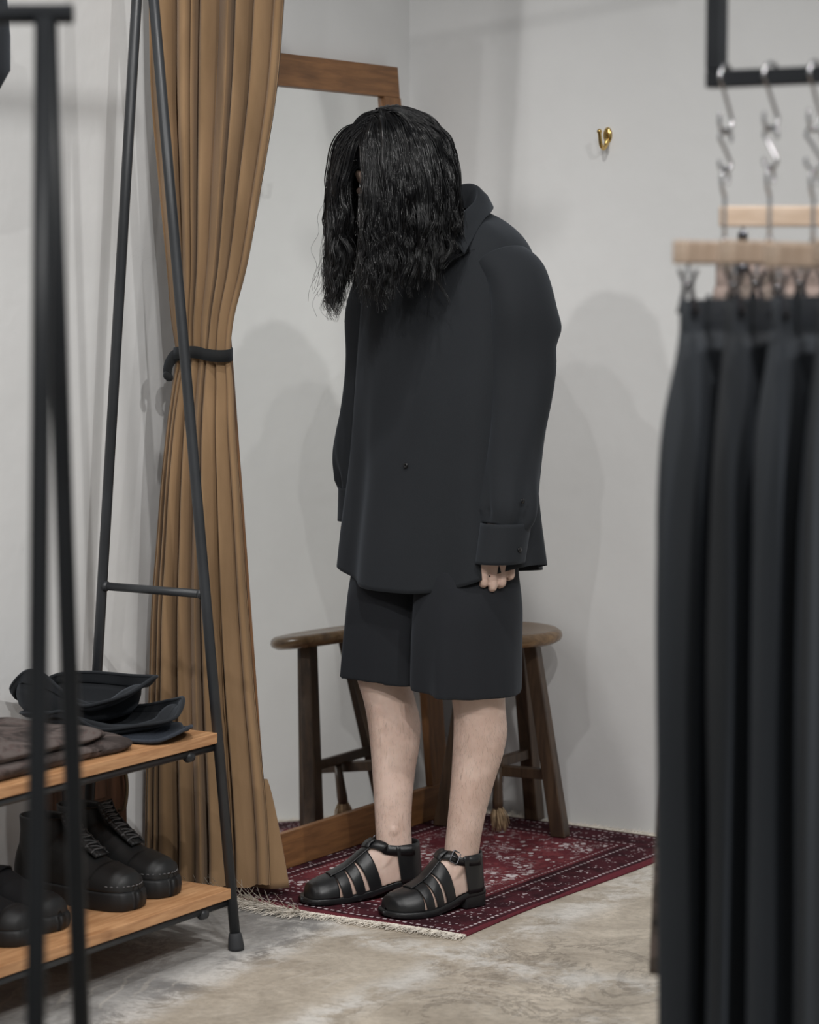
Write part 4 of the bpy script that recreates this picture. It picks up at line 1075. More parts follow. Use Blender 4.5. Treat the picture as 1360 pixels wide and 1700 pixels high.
# ---------------- hair
def hair():
    # scalp cap
    n, m = 40, 20; R = []; tilt = math.radians(24); t = np.arange(n) * 2 * math.pi / n
    for q in np.linspace(0.02, 1.42, m):
        D = np.stack([np.sin(q) * np.cos(t), np.sin(q) * np.sin(t), np.full(n, math.cos(q))], 1)
        D = np.stack([D[:, 0], D[:, 1] * math.cos(tilt) + D[:, 2] * math.sin(tilt), -D[:, 1] * math.sin(tilt) + D[:, 2] * math.cos(tilt)], 1)
        R.append(PW(head_pt(D * np.array([0.0785, 0.0985, 0.0965]) + np.array([0, 0.006, 0.018]))))
    V0, F0 = loft(R, True, True)
    nl, per, seg = 430, 17, 32
    g = np.array([0, 0, -1.0])
    allV, allF = [], []; base = 0
    r_ = np.random.default_rng(11)
    def collide(p, push):
        q = head_inv(p) - np.array([0, 0.006, 0.018]); rr = np.array([0.078, 0.099, 0.097]) * push
        k = np.sqrt(((q / rr) ** 2).sum(-1)); m_ = k < 1
        q[m_] = q[m_] / k[m_][:, None]
        p = p.copy(); p[m_] = head_pt(q[m_] + np.array([0, 0.006, 0.018]))
        # lower face and chin
        q = head_inv(p) - np.array([0, -0.022, -0.035]); rr = np.array([0.066, 0.074, 0.08]) * push
        k = np.sqrt(((q / rr) ** 2).sum(-1)); m_ = k < 1; q[m_] = q[m_] / k[m_][:, None]; p[m_] = head_pt(q[m_] + np.array([0, -0.022, -0.035]))
        # neck / collar / shoulders
        q = p - np.array([0, 0.024, 0]); rad = np.hypot(q[:, 0], q[:, 1]); lim = np.interp(p[:, 2], [1.33, 1.40, 1.43, 1.46, 1.50], [0.17, 0.125, 0.10, 0.085, 0.0]); m_ = (rad < lim) & (p[:, 2] < 1.50)
        p[m_, 0] *= (lim / (rad + 1e-6))[m_]; p[m_, 1] = 0.024 + (q[:, 1] * lim / (rad + 1e-6))[m_]
        # chest front: keep in front of the shirt
        lim_y = -0.128 + 0.0 * p[:, 2]
        m_ = (p[:, 2] < 1.36) & (p[:, 1] > lim_y) & (p[:, 1] < 0.02) & (np.abs(p[:, 0]) < 0.2)
        p[m_, 1] = p[m_, 1] * 0.4 + lim_y[m_] * 0.6
        return p
    # roots in head frame
    roots = []
    while len(roots) < nl:
        v = r_.normal(size=3); v /= np.linalg.norm(v); x, y, z = v
        lo = 0.52 - 0.10 * abs(x) if y < -0.25 else (0.05 if y < 0.35 else -0.35)
        if z < lo or (y < -0.30 and abs(x + 0.03) < 0.13): continue
        roots.append(v)
    roots = np.array(roots)
    # extra locks along the parting and at the front hairline
    k = 70; yy = r_.uniform(-0.28, 0.55, k); xx = r_.normal(0, 0.10, k); zz = np.sqrt(np.clip(1 - xx ** 2 - yy ** 2, 0.05, 1)); roots = np.vstack([roots, np.stack([xx, yy, zz], 1)])
    k = 110; xx = r_.uniform(0.19, 0.66, k) * np.where(r_.random(k) < 0.5, -1, 1); yy = -r_.uniform(0.62, 0.80, k) * np.sqrt(1 - xx ** 2); zz = np.sqrt(np.clip(1 - xx ** 2 - yy ** 2, 0.05, 1)); roots = np.vstack([roots, np.stack([xx, yy, zz], 1)])
    nl = len(roots)
    part_x = 0.02
    side = np.where(roots[:, 0] > part_x, 1.0, -1.0)
    rp = head_pt(roots * np.array([0.079, 0.100, 0.098]) + np.array([0, 0.006, 0.018]))
    nrm = head_pt(roots) - head_pt(np.zeros(3)); nrm /= np.linalg.norm(nrm, axis=1)[:, None]
    latd = head_pt(np.array([1.0, 0, 0])) - head_pt(np.zeros(3))
    back = roots[:, 1] > 0.45
    # lower ends: longest at the front on his right, shorter toward the nape
    wr = PW(rp); pxs = (wr[:, 0] - PO[0])                                  # picture-wise sideways place of each root
    zend = np.interp(roots[:, 1] + 0.25 * np.abs(roots[:, 0]), [-0.8, -0.2, 0.3, 0.7, 1.0], [1.318, 1.330, 1.348, 1.370, 1.392]) + np.where(side > 0, 0.012, -0.010) + r_.normal(0, 0.024, nl)
    L = np.maximum((rp[:, 2] - zend) * 1.07 + 0.028, 0.10)
    def grow(P0, D0, L, push, seed_w, amp, freq, ph, wdir):
        P = P0.copy(); D = D0.copy(); out = [P.copy()]; st = (L / (seg - 1))[:, None]
        for i in range(1, seg):
            f = i / (seg - 1); w = 0.16 + 0.30 * f
            D = D * (1 - w) + g * w; D /= np.linalg.norm(D, axis=1)[:, None]
            P = collide(P + D * st, push)
            D = (P - out[-1]) / (np.linalg.norm(P - out[-1], axis=1)[:, None] + 1e-9) * 0.85 + D * 0.15
            out.append(P.copy())
        out = np.array(out)
        f = np.linspace(0, 1, seg)[:, None]
        env = 0.12 + 0.88 * np.clip((f - 0.18) / 0.6, 0, 1) ** 1.4
        env = env * np.clip(f / 0.1, 0, 1)
        wave = np.sin(f * freq[None] * 2 * math.pi + ph[None]) * env * amp[None]
        wave2 = np.cos(f * freq[None] * 1.3 * 2 * math.pi + ph[None] * 2) * env * amp[None] * 0.7
        w2 = np.cross(wdir, g)
        sway = np.sin(f * 1.1 * 2 * math.pi + ph[None] * 3) * np.clip(f / 0.5, 0, 1) * 0.0075
        return out + (wave + sway)[..., None] * wdir[None] + (wave2 - sway * 0.6)[..., None] * w2[None]
    D0 = latd[None] * (side * r_.uniform(0.25, 0.75, nl))[:, None] + nrm * 0.35 + g * 0.45
    D0 = D0 + np.where(back, 1.0, 0.0)[:, None] * np.array([0, 0.85, 0.15]) + r_.normal(0, 0.09, (nl, 3)) ; D0 /= np.linalg.norm(D0, axis=1)[:, None]
    amp = r_.uniform(0.003, 0.0100, nl); fr = r_.uniform(2.6, 5.2, nl) * L / 0.34; ph = r_.uniform(0, 6.28, nl)
    wd_ = r_.normal(size=(nl, 3)); wd_[:, 2] = 0; wd_ /= np.linalg.norm(wd_, axis=1)[:, None]
    push = 1.03
    G = grow(rp, D0, L, push, 0, amp, fr, ph, wd_)                     # seg,nl,3
    def add_tubes(paths, rad, k=3):
        nonlocal base
        nsg, ns_ = paths.shape[:2]
        T = np.gradient(paths, axis=0); T /= np.linalg.norm(T, axis=2)[..., None] + 1e-9
        ref = np.array([0.3, 0.9, 0.2]); N = np.cross(T, ref); N /= np.linalg.norm(N, axis=2)[..., None] + 1e-9; B = np.cross(T, N)
        a = np.arange(k) * 2 * math.pi / k
        Vv = paths[:, :, None] + rad[..., None, None] * (np.cos(a)[None, None, :, None] * N[:, :, None] + np.sin(a)[None, None, :, None] * B[:, :, None])
        Vv = Vv.transpose(1, 0, 2, 3).reshape(-1, 3)
        i = np.arange(nsg - 1)[:, None] * k; j = np.arange(k)[None]; j2 = (j + 1) % k
        f = np.stack([i + j, i + j2, i + k + j2, i + k + j], -1).reshape(-1, 4)
        FF = (f[None] + (np.arange(ns_) * nsg * k)[:, None, None]).reshape(-1, 4)
        allV.append(PW(Vv)); allF.append(FF + base); base += len(Vv)
    f = np.linspace(0, 1, seg)
    # thick lock cores
    prof = np.interp(f, [0, 0.1, 0.4, 0.75, 1], [0.0030, 0.0036, 0.0024, 0.0010, 0.0003])
    add_tubes(G, np.repeat(prof[:, None], nl, 1) * r_.uniform(0.7, 1.2, nl)[None], 5)
    # strands around every core
    paths, rads = [], []
    for s in range(per):
        a = r_.uniform(0, 6.28, nl); rr = np.sqrt(r_.uniform(0.05, 1, nl))
        spread = np.interp(f, [0, 0.12, 0.5, 0.85, 1], [0.011, 0.0105, 0.0085, 0.0066, 0.0072])[:, None] * rr[None]
        dx = np.cos(a)[None] * spread; dy = np.sin(a)[None] * spread
        wob = np.sin(f[:, None] * r_.uniform(2, 6, nl)[None] * 3 + r_.uniform(0, 6, nl)[None]) * r_.uniform(0.001, 0.006, nl)[None] * f[:, None] ** 0.7
        P = G + np.stack([dx + wob, dy - wob, np.zeros_like(dx)], -1)
        # vary the length
        cut = r_.uniform(0.86, 1.04, nl); idx = np.clip(f[:, None] * cut[None], 0, 1) * (seg - 1); i0 = np.minimum(idx.astype(int), seg - 2); w = (idx - i0)[..., None]
        P = np.take_along_axis(P, i0[..., None], 0) * (1 - w) + np.take_along_axis(P, (i0 + 1)[..., None], 0) * w
        paths.append(P); rads.append(np.interp(f, [0, 0.7, 1], [0.0007, 0.00055, 0.0002])[:, None].repeat(nl, 1))
    P = np.concatenate(paths, 1); Rr = np.concatenate(rads, 1); add_tubes(P, Rr, 3)
    # stray flyaways
    k = 420; idx = r_.integers(0, nl, k); ex = G[:, idx] + (np.linspace(0, 1, seg) ** 1.5)[:, None, None] * r_.normal(0, 0.020, (k, 3))[None] * np.array([1, 1, 0.4])
    add_tubes(ex, np.full((seg, k), 0.00035), 3)
    V = np.concatenate([V0] + allV); F = [tuple(q) for q in F0] + (np.concatenate(allF) + len(V0)).tolist()
    o = mk('hair', V, F, 'hair', PE); o['kind'] = 'stuff'; o['label'] = 'long wet wavy black hair hanging over the face'
hair()

# fine hairs on the shins
def leg_hair():
    V = BODY_V; m = (V[:, 2] > 0.13) & (V[:, 2] < 0.42); idx = np.where(m)[0]; r_ = np.random.default_rng(5); idx = r_.choice(idx, 3200, replace=False)
    vs, fs = [], []
    ax = {}
    for i in idx:
        p = V[i]; side = 'left' if p[0] > 0.045 else 'right'; h, d, out, L = foot_frame(side)
        c = np.array([*(h + d * L * 0.22)[:2], p[2]]); n = p - c; n[2] = 0; n /= np.linalg.norm(n) + 1e-9
        t = np.cross(Z3, n); Lh = r_.uniform(0.007, 0.016); a = r_.normal(0, 0.45)
        dd = -Z3 * math.cos(a) + t * math.sin(a)
        w = t * 0.00007; b = len(vs)
        q0 = p - n * 0.0005; q1 = p + n * 0.0016 + dd * Lh * 0.5; q2 = p + n * 0.0014 + dd * Lh
        vs += [q0 - w, q0 + w, q0 + n * 0.00012, q1 - w, q1 + w, q1 + n * 0.00012, q2]
        fs += [(b, b + 1, b + 4, b + 3), (b + 1, b + 2, b + 5, b + 4), (b + 2, b, b + 3, b + 5), (b + 3, b + 4, b + 6), (b + 4, b + 5, b + 6), (b + 5, b + 3, b + 6)]
    o = mk('leg_hair', np.array(vs), fs, 'body_hair', PE); o['kind'] = 'stuff'; o['label'] = 'fine dark leg hair'
leg_hair()

# ------------------------------------------------------------------ hats on the upper shelf
SH_U, SH_L = 0.4304, 0.1244
def hat(name, label, ctrl, cen, mat, edge_mat, depth, ribs=(), ru=0.078, rv=0.12):
    """ctrl: closed brim edge (u, v, z); cen: crown centre (u, v, z)"""
    L = smooth_path(ctrl, 96, True); c = np.array(cen, float)
    ang = np.arctan2(L[:, 0] - c[0], L[:, 1] - c[1]); inner = np.stack([c[0] + ru * np.sin(ang), c[1] + rv * np.cos(ang), np.full(96, c[2])], 1)
    inner[:, 0] = np.maximum(inner[:, 0], L[:, 0] + 0.006)
    inner[:, 2] += 0.55 * (L[:, 2] - L[:, 2].mean()) - 0.004
    rows = []
    for f in np.linspace(0, 1, 12):
        q = L * (1 - f) + inner * f; q[:, 2] -= 0.010 * math.sin(math.pi * f) ; rows.append(q)
    for f, s in ((0.3, 0.98), (0.6, 0.94), (0.85, 0.84), (1.0, 0.62)):
        q = inner.copy(); q[:, :2] = c[:2] + (inner[:, :2] - c[:2]) * s; q[:, 2] = inner[:, 2] * (1 - f) + (c[2] - depth) * f; rows.append(q)
    q = rows[-1].copy(); q[:, :2] = c[:2] + (q[:, :2] - c[:2]) * 0.06; rows.append(q)
    wv = lambda a: UVZ(a)
    e = empty(name, W(c[0], c[1], c[2] - depth), label, 'hat', 'hats stacked on the upper shelf')
    o = mk('hat_body', *loft([wv(r) for r in rows], True, False), mat, e)
    s_ = o.modifiers.new('felt', 'SOLIDIFY'); s_.thickness = 0.004; s_.offset = 0
    P = wv(L); P = np.vstack([P, P[:2]]); mk('brim_binding', *tube(P, 0.0034, 8, False), edge_mat, e)
    for r in ribs:
        q = L * (1 - r) + inner * r; q[:, 2] += 0.0022 - 0.010 * math.sin(math.pi * r); P = wv(q); P = np.vstack([P, P[:2]]); mk('stitch_row', *tube(P, 0.0012, 5, False), edge_mat, e)
def UVZ(a):
    a = np.asarray(a, float); return np.stack([UX * a[:, 0] + VX * a[:, 1], UY * a[:, 0] + VY * a[:, 1], a[:, 2]], 1)
hat('brimmed_hat', 'lowest black hat with flat ribbed denim brim on the upper shelf',
    [(3.93, -2.985, .458), (3.86, -3.005, .440), (3.845, -3.08, .4365), (3.84, -3.17, .4365), (3.85, -3.25, .437), (3.90, -3.30, .438), (3.97, -3.25, .438), (4.00, -3.15, .438), (4.00, -3.05, .440)],
    (3.925, -3.14, .450), 'hat_denim', 'hat_denim', 0.014, (0.12, 0.24, 0.36), 0.06, 0.10)
hat('brimmed_hat', 'middle black floppy hat with a wavy brim on the upper shelf',
    [(3.945, -3.010, .508), (3.90, -2.998, .478), (3.865, -3.06, .463), (3.845, -3.14, .452), (3.84, -3.215, .478), (3.845, -3.27, .470), (3.86, -3.34, .462), (3.91, -3.375, .455), (3.975, -3.30, .470), (4.0, -3.17, .472), (4.0, -3.08, .492)],
    (3.925, -3.20, .474), 'hat_cloth', 'hat_cloth', 0.032, (0.3, 0.6), 0.080, 0.150)
hat('brimmed_hat', 'topmost black floppy hat with curled brim on the upper shelf',
    [(3.945, -3.085, .542), (3.885, -3.095, .520), (3.86, -3.14, .502), (3.845, -3.185, .494), (3.845, -3.235, .522), (3.85, -3.285, .548), (3.86, -3.335, .545), (3.88, -3.39, .505), (3.93, -3.405, .482), (3.98, -3.36, .520), (4.0, -3.28, .530), (4.0, -3.18, .532), (3.985, -3.11, .538)],
    (3.925, -3.27, .512), 'hat_cloth', 'hat_cloth', 0.060, (0.3, 0.6), 0.080, 0.128)

# ------------------------------------------------------------------ folded garment
def folded():
    e = empty('folded_garment', W(3.6, -3.16, SH_U), 'folded grey-brown marbled garment on the upper shelf beside the hats', 'garment')
    def layer(name, u0, u1, v0, v1, z0, z1, seed):
        k = 96; t = np.arange(k) * 2 * math.pi / k; R = []
        for f in np.linspace(0, 1, 14):
            g = math.sin(math.pi * f) ** 0.5; zz = z0 + (z1 - z0) * f
            cu, cv, hu, hv = (u0 + u1) / 2, (v0 + v1) / 2, (u1 - u0) / 2, (v1 - v0) / 2
            e_ = 0.32; c, s = np.cos(t), np.sin(t)
            ins = 0.016 * (1 - g) + 0.004 * np.sin(t * 5 + seed) + 0.003 * np.sin(t * 9 + f * 3)
            U_ = cu + np.sign(c) * np.abs(c) ** e_ * (hu - ins); Vv = cv + np.sign(s) * np.abs(s) ** e_ * (hv - ins)
            drop = 0.0
            z = zz + (0.005 * np.sin(U_ * 30 + seed) + 0.003 * np.sin(Vv * 40)) * (f > 0.5) * f
            taper = np.clip((U_ - (u1 - 0.10)) / 0.10, 0, 1) * 0.45
            z = z0 + (z - z0) * (1 - taper)
            R.append(UVZ(np.stack([U_, Vv, z], 1)))
        top = R[-1]; c0 = top.mean(0); R.append(c0 + (top - c0) * np.array([.5, .5, 1]) + Z3 * 0.004)
        mk(name, *loft(R), 'marbled', e)
    layer('lower_fold', 3.24, 3.835, -3.31, -3.012, SH_U, SH_U + 0.030, 0.4)
    layer('upper_fold', 3.22, 3.760, -3.31, -3.022, SH_U + 0.028, SH_U + 0.052, 2.1)
    c = W(3.60, -3.014, SH_U + 0.018); mk('press_stud', *tube([c, c + V3 * 0.003, c + V3 * 0.004], [0.0045, 0.004, 0.001], 12), 'steel', e)
folded()

# ------------------------------------------------------------------ boots and shoes on the lower shelf
def footwear(name, label, cat, u, v_heel, L, sole_h, shaft, mat, sole_mat, laces, group, yaw=0.0):
    """built along local x = toe direction (the v axis), y lateral, z up"""
    c = W(u, v_heel, SH_L); cy, sy = math.cos(yaw), math.sin(yaw)
    ex = V3 * cy + U3 * sy; ey = U3 * cy - V3 * sy
    def T(p):
        p = np.asarray(p, float); return c + p[..., 0:1] * ex + p[..., 1:2] * ey + p[..., 2:3] * Z3
    e = empty(name, c, label, cat, group); k = L / 0.288
    tab = [(0.0, .020, .05), (.012, .030, .075), (.04, .037, .10), (.08, .039, .108), (.12, .041, .100), (.16, .044, .080), (.20, .0465, .058), (.24, .0455, .045), (.27, .036, .036), (.283, .022, .026), (.288, .001, .006)]
    if not shaft: tab = [(x, w, h * (0.78 if x < .14 else 0.92)) for x, w, h in tab]
    mb = MB(); t = np.linspace(0, math.pi, 21)
    R = []
    for x in np.linspace(0, .288, 36):
        w, h = interp(tab, x); top = np.stack([np.full(21, x * k), np.sign(np.cos(t)) * np.abs(np.cos(t)) ** .8 * w, sole_h - .004 + h * np.sin(t) ** .8], 1)
        R.append(np.vstack([top, [[x * k, -w * .6, sole_h - .004], [x * k, w * .6, sole_h - .004]]]))
    mb.add(*[T(q) if i == 0 else q for i, q in enumerate(loft(R))])
    if shaft:
        R = []; tt = np.arange(30) * 2 * math.pi / 30
        rows = [(.05, .064, .056, .040), (.085, .067, .060, .041), (.110, .066, .056, .040), (.128, .063, .053, .041), (.142, .061, .052, .042)]
        for z, cx, rx, ry in rows: R.append(np.stack([cx * k + rx * np.cos(tt), ry * np.sin(tt), np.full(30, sole_h - .02 + z)], 1))
        R.append(R[-1] * np.array([1, .84, 1]) + np.array([0, 0, .0])); R[-1][:, 0] = .060 * k + (R[-1][:, 0] - .060 * k) * .86
        q = R[-1].copy(); q[:, 2] -= 0.05; R.append(q)
        V, F = loft(R); mb.add(T(V), F)
    else:
        # low collar
        R = []; tt = np.arange(30) * 2 * math.pi / 30
        for z, s in ((.045, 1.0), (.075, .96), (.088, .92)): R.append(np.stack([.062 * k + .056 * s * np.cos(tt), .036 * s * np.sin(tt), sole_h - .01 + z - .012 * np.cos(tt)], 1))
        q = R[-1].copy(); q[:, 1] *= .84; q[:, 0] = .062 * k + (q[:, 0] - .062 * k) * .86; R.append(q); q = q.copy(); q[:, 2] -= .035; R.append(q)
        V, F = loft(R); mb.add(T(V), F)
    V, F = remesh(mb, 0.0035, 4); mk('upper', V, F, mat, e)
    # sole
    ss = np.concatenate([[0], .5 - .5 * np.cos(np.linspace(.1, math.pi - .1, 34)), [1]])
    prof = []
    for sgn in (1, -1):
        for s in (ss if sgn > 0 else ss[::-1]):
            w, h = interp(tab, s * .288); w = .010 if s in (0, 1) else w + .004; prof.append((s * (L + .008) - .004, sgn * w))
    prof = np.array(prof); R = []
    for z, g in ((0, .97), (.004, 1.0), (sole_h * .5, 1.012), (sole_h - .004, 1.0), (sole_h, .98)):
        R.append(T(np.stack([L / 2 + (prof[:, 0] - L / 2) * g, prof[:, 1] * g, np.full(len(prof), z)], 1)))
    mk('sole', *loft(R), sole_mat, e)
    def surf(x, th, off):
        w, h = interp(tab, x); return np.array([x * k, math.copysign(abs(math.cos(th)) ** .8, math.cos(th)) * (w + off), sole_h - .004 + (h + off) * math.sin(th) ** .8])
    if laces:
        # toe cap shell with stitches
        rows = []
        for th in np.linspace(0.02, math.pi - .02, 28):
            o_ = [surf(x, th, .0022) for x in np.linspace(.222 - .02 * (1 - math.sin(th)), .286, 10)]; i_ = [surf(x, th, -.001) for x in np.linspace(.222 - .02 * (1 - math.sin(th)), .286, 10)]
            rows.append(np.vstack([o_, i_[::-1]]))
        V, F = loft(rows); tc = mk('toe_cap', T(V), F, mat, e)
        for th in np.linspace(0.25, math.pi - .25, 13):
            a = surf(.270 - .028 * abs(math.cos(th)), th * .35 + (.42 if th < 1.57 else 1.62), .003)
            s_ = .262 + .0 * th; w, h = interp(tab, s_)
            ang = (th - math.pi / 2); px_ = .2365 * k + .0495 * math.cos(ang); py_ = .0440 * math.sin(ang); pz = sole_h + .010
            tdir = np.array([-.046 * math.sin(ang), .0415 * math.cos(ang), 0]); tdir /= np.linalg.norm(tdir); nd = np.array([math.cos(ang), math.sin(ang), .5]); nd /= np.linalg.norm(nd)
            p = np.array([px_, py_, pz]) + nd * .0025
            V, F = tube([p - tdir * .0035, p + nd * .0012, p + tdir * .0035], [.0008, .0011, .0008], 6); mk('stitch', T(V), F, 'thread_grey', tc)
        # tongue and lacing up the instep
        front = smooth_path([(.205, 0, sole_h + .056), (.170, 0, sole_h + .078), (.143, 0, sole_h + .098), (.128, 0, sole_h + .114), (.119, 0, sole_h + .132)], 40) * np.array([k, 1, 1])
        tg = np.gradient(front, axis=0); tg /= np.linalg.norm(tg, axis=1)[:, None]; nr = np.stack([tg[:, 2], np.zeros(40), -tg[:, 0]], 1)
        P = T(front + nr * .003); N3 = np.array([ex * a + Z3 * b for a, _, b in nr]); mk('tongue', *ribbon(P, N3, .030, .004), mat, e)
        for sgn in (-1, 1):
            ed = front + nr * .0035 + np.array([0, sgn, 0]) * np.linspace(.016, .020, 40)[:, None]
            Pe = T(ed); Ne = np.array([ex * a * .6 + Z3 * b * .6 + ey * sgn * .6 for a, _, b in nr]); Ne /= np.linalg.norm(Ne, axis=1)[:, None]; mk('eyelet_facing', *ribbon(Pe, Ne, .010, .0035), mat, e)
        for i in np.linspace(3, 36, 8).astype(int):
            a = front[i] + nr[i] * .007; q = [a + np.array([0, -.022, 0]) - nr[i] * .004, a + np.array([0, -.010, 0]) + nr[i] * .001 + tg[i] * .002, a + np.array([0, .004, 0]) + nr[i] * .0018, a + np.array([0, .022, 0]) - nr[i] * .004 + tg[i] * .005]
            V, F = tube(T(smooth_path(q, 12)), .0019, 7); mk('lace', V, F, 'boot_lace', e)
            if i < 34:
                i2 = i + 4; b = front[min(i2, 39)] + nr[min(i2, 39)] * .007; q = [a + np.array([0, .020, 0]) - nr[i] * .003, (a + b) / 2 + nr[i] * .0015, b + np.array([0, -.020, 0]) - nr[i] * .003]
                V, F = tube(T(smooth_path(q, 10)), .0017, 7); mk('lace', V, F, 'boot_lace', e)
    else:
        rows = []
        for th in np.linspace(0.0, math.pi, 24):
            rows.append([surf(x, th, .0025) for x in np.linspace(.245, .287, 7)] + [surf(x, th, -.001) for x in np.linspace(.287, .245, 7)])
        V, F = loft(rows); mk('toe_guard', T(V), F, sole_mat, e)
        s_ = smooth_path([surf(.13, .5, .002), surf(.15, 1.57, .004), surf(.13, 2.64, .002)], 16)
        mk('instep_band', *ribbon(T(s_), np.array([Z3] * 16), .03, .003), mat, e)
footwear('high_top_boot', 'black leather high-top boot on the lower shelf, nearer the curtain', 'boot', 3.918, -3.308, 0.288, 0.036, True, 'boot', 'boot_rubber', True, 'pair of black boots on the lower shelf')
footwear('high_top_boot', 'black leather high-top boot on the lower shelf, beside the low black shoes', 'boot', 3.800, -3.302, 0.288, 0.036, True, 'boot', 'boot_rubber', True, 'pair of black boots on the lower shelf')
footwear('low_shoe', 'low black slip-on shoe on the lower shelf, next to the boots', 'shoe', 3.585, -3.318, 0.285, 0.030, False, 'shoe_mesh', 'boot_rubber', False, 'low black shoes on the lower shelf', 0.05)
footwear('low_shoe', 'low black slip-on shoe at the left picture edge of the lower shelf', 'shoe', 3.470, -3.300, 0.285, 0.030, False, 'shoe_mesh', 'boot_rubber', False, 'low black shoes on the lower shelf', 0.10)

# ------------------------------------------------------------------ dark bag hung on the shelf rack's top rail
def bag():
    e = empty('hanging_bag', W(3.45, -3.141, 1.64), 'black woven bag hanging high on the shelf rack at the left edge', 'bag')
    k = 48; t = np.arange(k) * 2 * math.pi / k; R = []
    for z, hu, hv in ((1.642, .09, .012), (1.655, .13, .03), (1.69, .155, .045), (1.75, .160, .05), (1.83, .148, .045), (1.90, .135, .03), (1.925, .13, .018)):
        r = 1 + .02 * np.sin(t * 6 + z * 30); R.append(UVZ(np.stack([3.452 + np.cos(t) * hu * r, -3.141 + np.sin(t) * hv * r, np.full(k, z)], 1)))
    mk('bag_body', *loft(R), 'hat_cloth', e)
    P = smooth_path([W(3.39, -3.150, 1.90), W(3.43, -3.156, 2.0), W(3.47, -3.158, 2.075), W(3.472, -3.143, 2.0905), W(3.475, -3.126, 2.075), W(3.51, -3.128, 2.0), W(3.55, -3.132, 1.90)], 30)
    mk('strap', *tube(P, 0.0035, 8), 'strap_cloth', e)
bag()

# ------------------------------------------------------------------ clothes rail with hooks, hangers and trousers
RP = np.array([0.375, 3.2, 1.563])
def rail_pt(t): return RP + V3 * t
def rails():
    e = empty('clothes_rail', rail_pt(0.4) + Z3 * -0.012, 'black square-tube clothes rail hanging from above at the right', 'clothes rail')
    hb = 0.0105
    bevel(mk('rail_bar', *obox(rail_pt(0.45), V3, U3, Z3, 0.45 + hb, hb, hb), 'black_iron', e, False), 0.002)
    bevel(mk('rail_post', *obox(RP + Z3 * (0.55 + hb), V3, U3, Z3, hb, hb, 0.55), 'black_iron', e, False), 0.002)
    bevel(mk('rail_post', *obox(rail_pt(0.9) + Z3 * (0.55 + hb), V3, U3, Z3, hb, hb, 0.55), 'black_iron', e, False), 0.002)
    p = np.array([0.575, 3.494, 1.563]); e2 = empty('clothes_rail', p + V3 * .3, 'second black rail behind, holding the camouflage trousers', 'clothes rail')
    bevel(mk('rail_bar', *obox(p + V3 * 0.3, V3, U3, Z3, 0.3, hb, hb), 'black_iron', e2, False), 0.002)
    bevel(mk('rail_post', *obox(p + V3 * 0.59 + Z3 * (0.55 + hb), V3, U3, Z3, hb, hb, 0.55), 'black_iron', e2, False), 0.002)
rails()
def s_path(R, h, r):
    P = [(R * math.cos(a), R * math.sin(a)) for a in np.linspace(-0.45, math.pi, 20)]
    P += [(-R * 0.9 + (R * 0.9 + r) * f, -h * f) for f in (0.25, 0.5, 0.75)]
    P += [(r * math.cos(a), -h + r * math.sin(a)) for a in np.linspace(0, -math.pi - 0.35, 18)]
    return np.array(P)
WR = 0.0023
def s_hook(c, axis, R, h, r, label):
    axis = np.asarray(axis, float); axis /= np.linalg.norm(axis); P2 = s_path(R, h, r)
    P = c + P2[:, 0:1] * axis + P2[:, 1:2] * Z3
    P = smooth_path(P, 70)
    o = mk('s_hook', *tube(P, WR, 10), 'steel', None); return tag(o, label, 'hook', 'steel s-hooks on the clothes rail')
D26 = np.array([math.sin(math.radians(26)), math.cos(math.radians(26)), 0.0]); N26 = np.array([D26[1], -D26[0], 0.0])
def make_hanger(center, D, label, half=0.16, hook_top=0.085):
    """bar centre at `center`; hook loop top hook_top above the bar centre"""
    D = np.asarray(D, float); N = np.cross(D, Z3)
    e = empty('trouser_hanger', center - Z3 * 0.014, label, 'hanger', 'wooden clip hangers')
    bevel(mk('hanger_bar', *obox(center, D, N, Z3, half, 0.009, 0.014), 'hanger_wood', e, False), 0.003)
    R = 0.013; top = hook_top - R
    P = [(R * math.cos(a), top + R * math.sin(a)) for a in np.linspace(-0.5, math.pi + 0.2, 18)] + [(-R * 0.8, top - 0.012), (-0.001, top - 0.022), (0, top - 0.032), (0, 0.012)]
    P = np.array(P); W3 = center + P[:, 0:1] * D + P[:, 1:2] * Z3
    mk('hook', *tube(smooth_path(W3, 50), WR, 10), 'steel', e)
    mk('ferrule', *tube([center + Z3 * 0.014, center + Z3 * 0.019], 0.004, 10), 'steel', e)
    for s in (-1, 1):
        q = center + D * s * (half - 0.032)
        cl = mk('clip', *obox(q - Z3 * 0.020, D, N, Z3, 0.0018, 0.0018, 0.008), 'steel', e, False)
        for sg in (-1, 1):
            P = np.array([q + N * sg * 0.011 - Z3 * 0.020, q + N * sg * 0.004 - Z3 * 0.038, q + N * sg * 0.0065 - Z3 * 0.055, q + N * sg * 0.0105 - Z3 * 0.072])
            P[:, :] = P
            mk('clip_jaw', *ribbon(smooth_path(P, 10), np.tile(N * sg, (10, 1)), np.linspace(0.012, 0.018, 10), 0.0016), 'dark_steel', cl)
        P = [q - D * 0.009 - Z3 * 0.037, q + D * 0.009 - Z3 * 0.037]; mk('clip_spring', *tube(P, 0.0032, 10), 'steel', cl)
    return e
def copy_tree(o, parent=None):
    c = o.copy(); col.objects.link(c); c.parent = parent
    for k in ('label',):
        pass
    for ch in o.children: copy_tree(ch, c)
    return c
